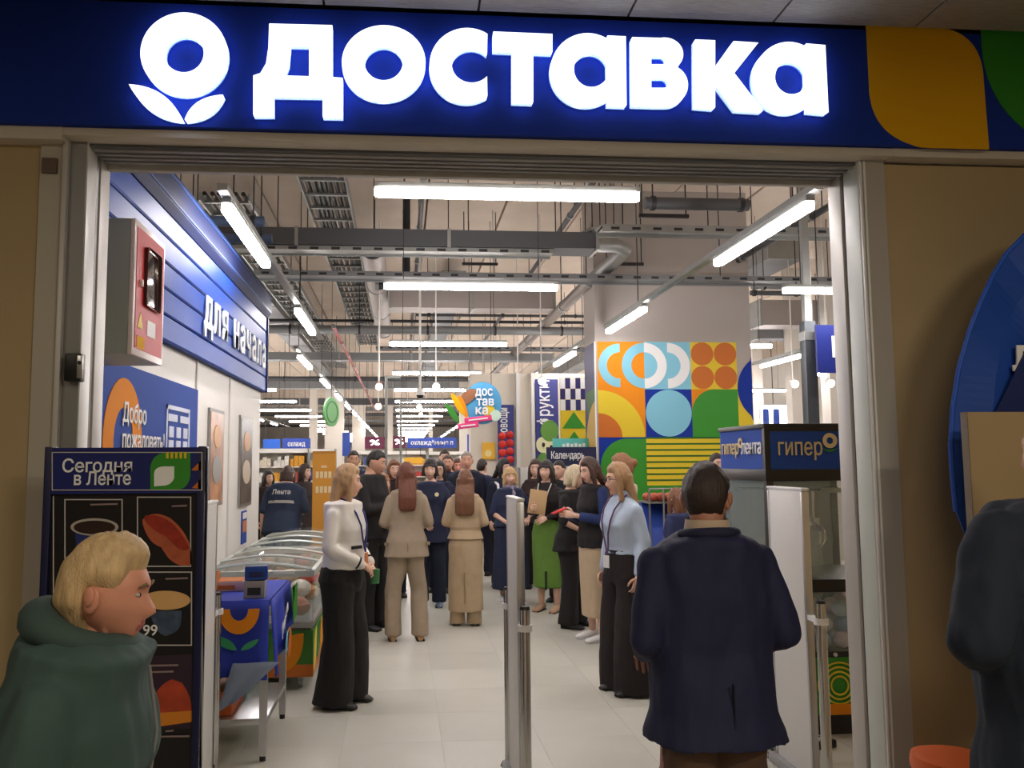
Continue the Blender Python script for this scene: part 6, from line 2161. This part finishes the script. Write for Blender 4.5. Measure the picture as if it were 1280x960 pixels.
P('woman with long dark hair in black gilet and beige skirt holding a red phone', 743, yk, 571, -72, voxel=.012, arms=('hold', 'hold'), top=dict(kind='gilet', rgb=(26, 22, 24), hem=.86, waistin=1, slack=.02, sleeve=.2), bottom=dict(kind='skirt', rgb=(196, 174, 144), hem=.22, flare=-.010, famp=.015), hair=dict(kind='long', rgb=(70, 46, 38), len=.30), head=(5, 12), shoes=(228, 228, 228), group=crowd,
  extras=(part('phone', (190, 40, 40), lambda mb: mb.box((0, -.37, 1.21), (.075, .15, .012), rx=.35, bev=.004)),
          part('blue_sleeve', (30, 48, 100), lambda mb: [(mb.cap((s*.155, .01, 1.375), (s*.21, -.01, 1.12), .056, .05), mb.cap((s*.21, -.01, 1.12), (s*.115, -.19, 1.155), .05, .042)) for s in (-1, 1)])))
P('bald man behind the woman in the black gilet', 737, 9.7, 569, -130, male=True, voxel=V, top=dict(kind='jacket', rgb=(30, 30, 36)), bottom=dict(kind='trousers', rgb=BLK), hair=dict(kind='bald', rgb=(120, 100, 90)), shoes=BLK, group=crowd, face=False, skin=(212, 160, 138))
P('woman with light brown bun in cream top behind the glasses wearer', 781, 7.75, 563, -106, voxel=.013, top=dict(kind='blouse', rgb=(226, 212, 196), hem=.9), bottom=dict(kind='trousers', rgb=(40, 38, 42)), hair=dict(kind='bun', rgb=(150, 104, 70)), shoes=BLK, group=crowd, dz=-.03)
yr = at(780, 864, Z=0).y
P('woman in pale blue blouse, glasses and wide black trousers, lanyard round her neck', 779, yr, 578, -66, voxel=.011, arms=('down', 'down'), top=dict(kind='blouse', rgb=(186, 202, 222), hem=1.02, slack=.022, sr=.010, waistin=1, fold=.010, collar=(176, 192, 214)), bottom=dict(kind='trousers', rgb=(30, 22, 24), hem=.015, flare=.085, waist=1.06),
  hair=dict(kind='long', rgb=(178, 140, 100), len=.23, front=.16), head=(-16, 6), shoes=BLK, group=crowd, skin=(222, 176, 152),
  extras=(glasses(), lanyard((96, 60, 100), .97, True, -.15), belt('waistband', (30, 22, 24), 1.035, .150, .112, .035)))
P('staff member in dark blue uniform shirt with reflective stripe bending away', 352, 10.95, 585, 168, male=True, voxel=.014, wide=1.22, lean=.26, dz=.06, arms=('front', 'down'), top=dict(kind='uniform_shirt', rgb=(38, 52, 78), hem=.80, sleeve=.5), bottom=dict(kind='trousers', rgb=(30, 40, 60)), hair=dict(kind='bob', rgb=(66, 48, 40), len=.10), shoes=BLK, group=crowd, face=False,
  extras=(belt('reflective_stripe', (176, 172, 168), 1.20, .232, .156, .035, .0), tagtext('Лента', .085, 1.32, .158)))
P('dark haired person in brown at the far left behind the freezers', 333, 13.5, 588, 40, voxel=.018, top=dict(kind='jacket', rgb=(48, 34, 32)), bottom=dict(kind='trousers', rgb=BLK), hair=dict(kind='bob', rgb=(36, 26, 26), len=.16), shoes=BLK, group=crowd)
P('person in dark coat half hidden by the orange banner', 379, 13.0, 580, 60, voxel=.018, top=dict(kind='coat', rgb=(52, 40, 38), hem=.6), bottom=dict(kind='trousers', rgb=BLK), hair=dict(kind='bob', rgb=(60, 44, 38), len=.14), shoes=BLK, group=crowd)
P('brown haired child behind the man in the navy jacket', 849, 7.6, 610, -150, voxel=.014, top=dict(kind='jumper', rgb=(44, 52, 92)), bottom=dict(kind='trousers', rgb=(40, 40, 60)), hair=dict(kind='long', rgb=(124, 82, 58), len=.2), shoes=BLK, group=crowd, face=False)
P('dark haired person just left of the claw machine header', 899, 9.2, 566, 10, male=True, voxel=V, top=dict(kind='jumper', rgb=(46, 44, 50)), bottom=dict(kind='trousers', rgb=BLK), hair=dict(kind='short', rgb=(36, 28, 28)), shoes=BLK, group=crowd)
P('person in grey jacket seen through the claw machine glass', 936, 7.9, 596, -160, voxel=.014, top=dict(kind='jacket', rgb=(150, 156, 160)), bottom=dict(kind='trousers', rgb=(60, 64, 80)), hair=dict(kind='bob', rgb=(150, 120, 96), len=.08), shoes=BLK, group=crowd, face=False)

# --- near figures in the concourse
P('man in navy blazer and brown trousers seen from behind, pale collar', 884, 2.86, 577, 184, male=True, voxel=.010, wide=1.02, arms=(((.232, .045, 1.135), (.150, -.170, 1.04)), ((.222, .05, 1.130), (.15, -.17, 1.04))),
  top=dict(kind='blazer', rgb=(21, 25, 60), hem=.79, slack=.022, flare=.030, sr=.008, fold=.012, rough=.8, neck=1.47), bottom=dict(kind='trousers', rgb=(92, 68, 54), flare=.012), hair=dict(kind='short', rgb=(46, 32, 26), thick=.015, nape=-.075), head=(-30, 8), shoes=(60, 40, 30), stance=.03, skin=(176, 122, 98),
  extras=(part('shirt_collar', (190, 168, 146), lambda mb: mb.loft([(1.44, .094, .090, 0, .012, 2), (1.475, .080, .078, 0, .008, 2), (1.515, .072, .070, 0, .006, 2)], 28, False)),
          part('lapel_collar', (20, 24, 54), lambda mb: mb.tube([(.092*math.cos(a), .012+.086*math.sin(a), 1.462+.012*math.sin(a)) for a in [PI*j/12 for j in range(13)]], .020, 10)),
          part('back_vent', (14, 16, 40), lambda mb: mb.box((0, .172, .90), (.005, .012, .2)))))
P('person with fair cropped hair in dark green hooded coat walking past the menu board', 58, 1.90, 665, 92, male=False, voxel=.010, wide=1.28, lean=.20, dz=-.002, arms=(((.235, .0, 1.12), (.20, -.05, .88)), ((.235, .0, 1.12), (.20, -.05, .88))),
  top=dict(kind='hooded_coat', rgb=(54, 76, 72), hem=.62, slack=.042, flare=.03, sr=.030, fold=.016, neck=1.50), bottom=dict(kind='trousers', rgb=(30, 30, 34)), hair=dict(kind='short', rgb=(196, 166, 122), thick=.024, nape=-.125, fade=0, line=.072, side=.030), head=(0, -4), shoes=BLK, skin=(202, 140, 116),
  extras=(part('hood', (50, 70, 66), lambda mb: (mb.tube([(.108*math.cos(a), .030+.098*math.sin(a), 1.490+.018*math.sin(a)) for a in [2*PI*j/24 for j in range(24)]], [.036+.010*max(0, math.sin(2*PI*j/24)) for j in range(24)], 12, closed=True), mb.ball((0, .100, 1.40), (.13, .055, .10), 18, 12))),
          part('zip', (120, 120, 120), lambda mb: mb.tube([(0, -.135, 1.44), (0, -.185, 1.30), (0, -.20, 1.1)], .004, 6))))
P('man in dark navy coat at the right edge seen from behind', 1344, 2.30, 505, 186, male=True, voxel=.010, wide=1.34, arms=(((.255, .03, 1.14), (.12, -.20, 1.02)), ((.275, .035, 1.12), (.10, -.20, 1.03))),
  top=dict(kind='coat', rgb=(19, 29, 45), hem=.55, slack=.03, flare=.03, sr=.022, fold=.014), bottom=dict(kind='trousers', rgb=(26, 28, 36)), hair=dict(kind='short', rgb=(120, 104, 90)), head=(10, 4), shoes=BLK, skin=(196, 140, 116), face=False,
  extras=(part('coat_collar', (15, 24, 38), lambda mb: mb.tube([(.085*math.cos(a), .012+.080*math.sin(a), 1.485) for a in [2*PI*j/20 for j in range(20)]], .026, 10, closed=True)),))
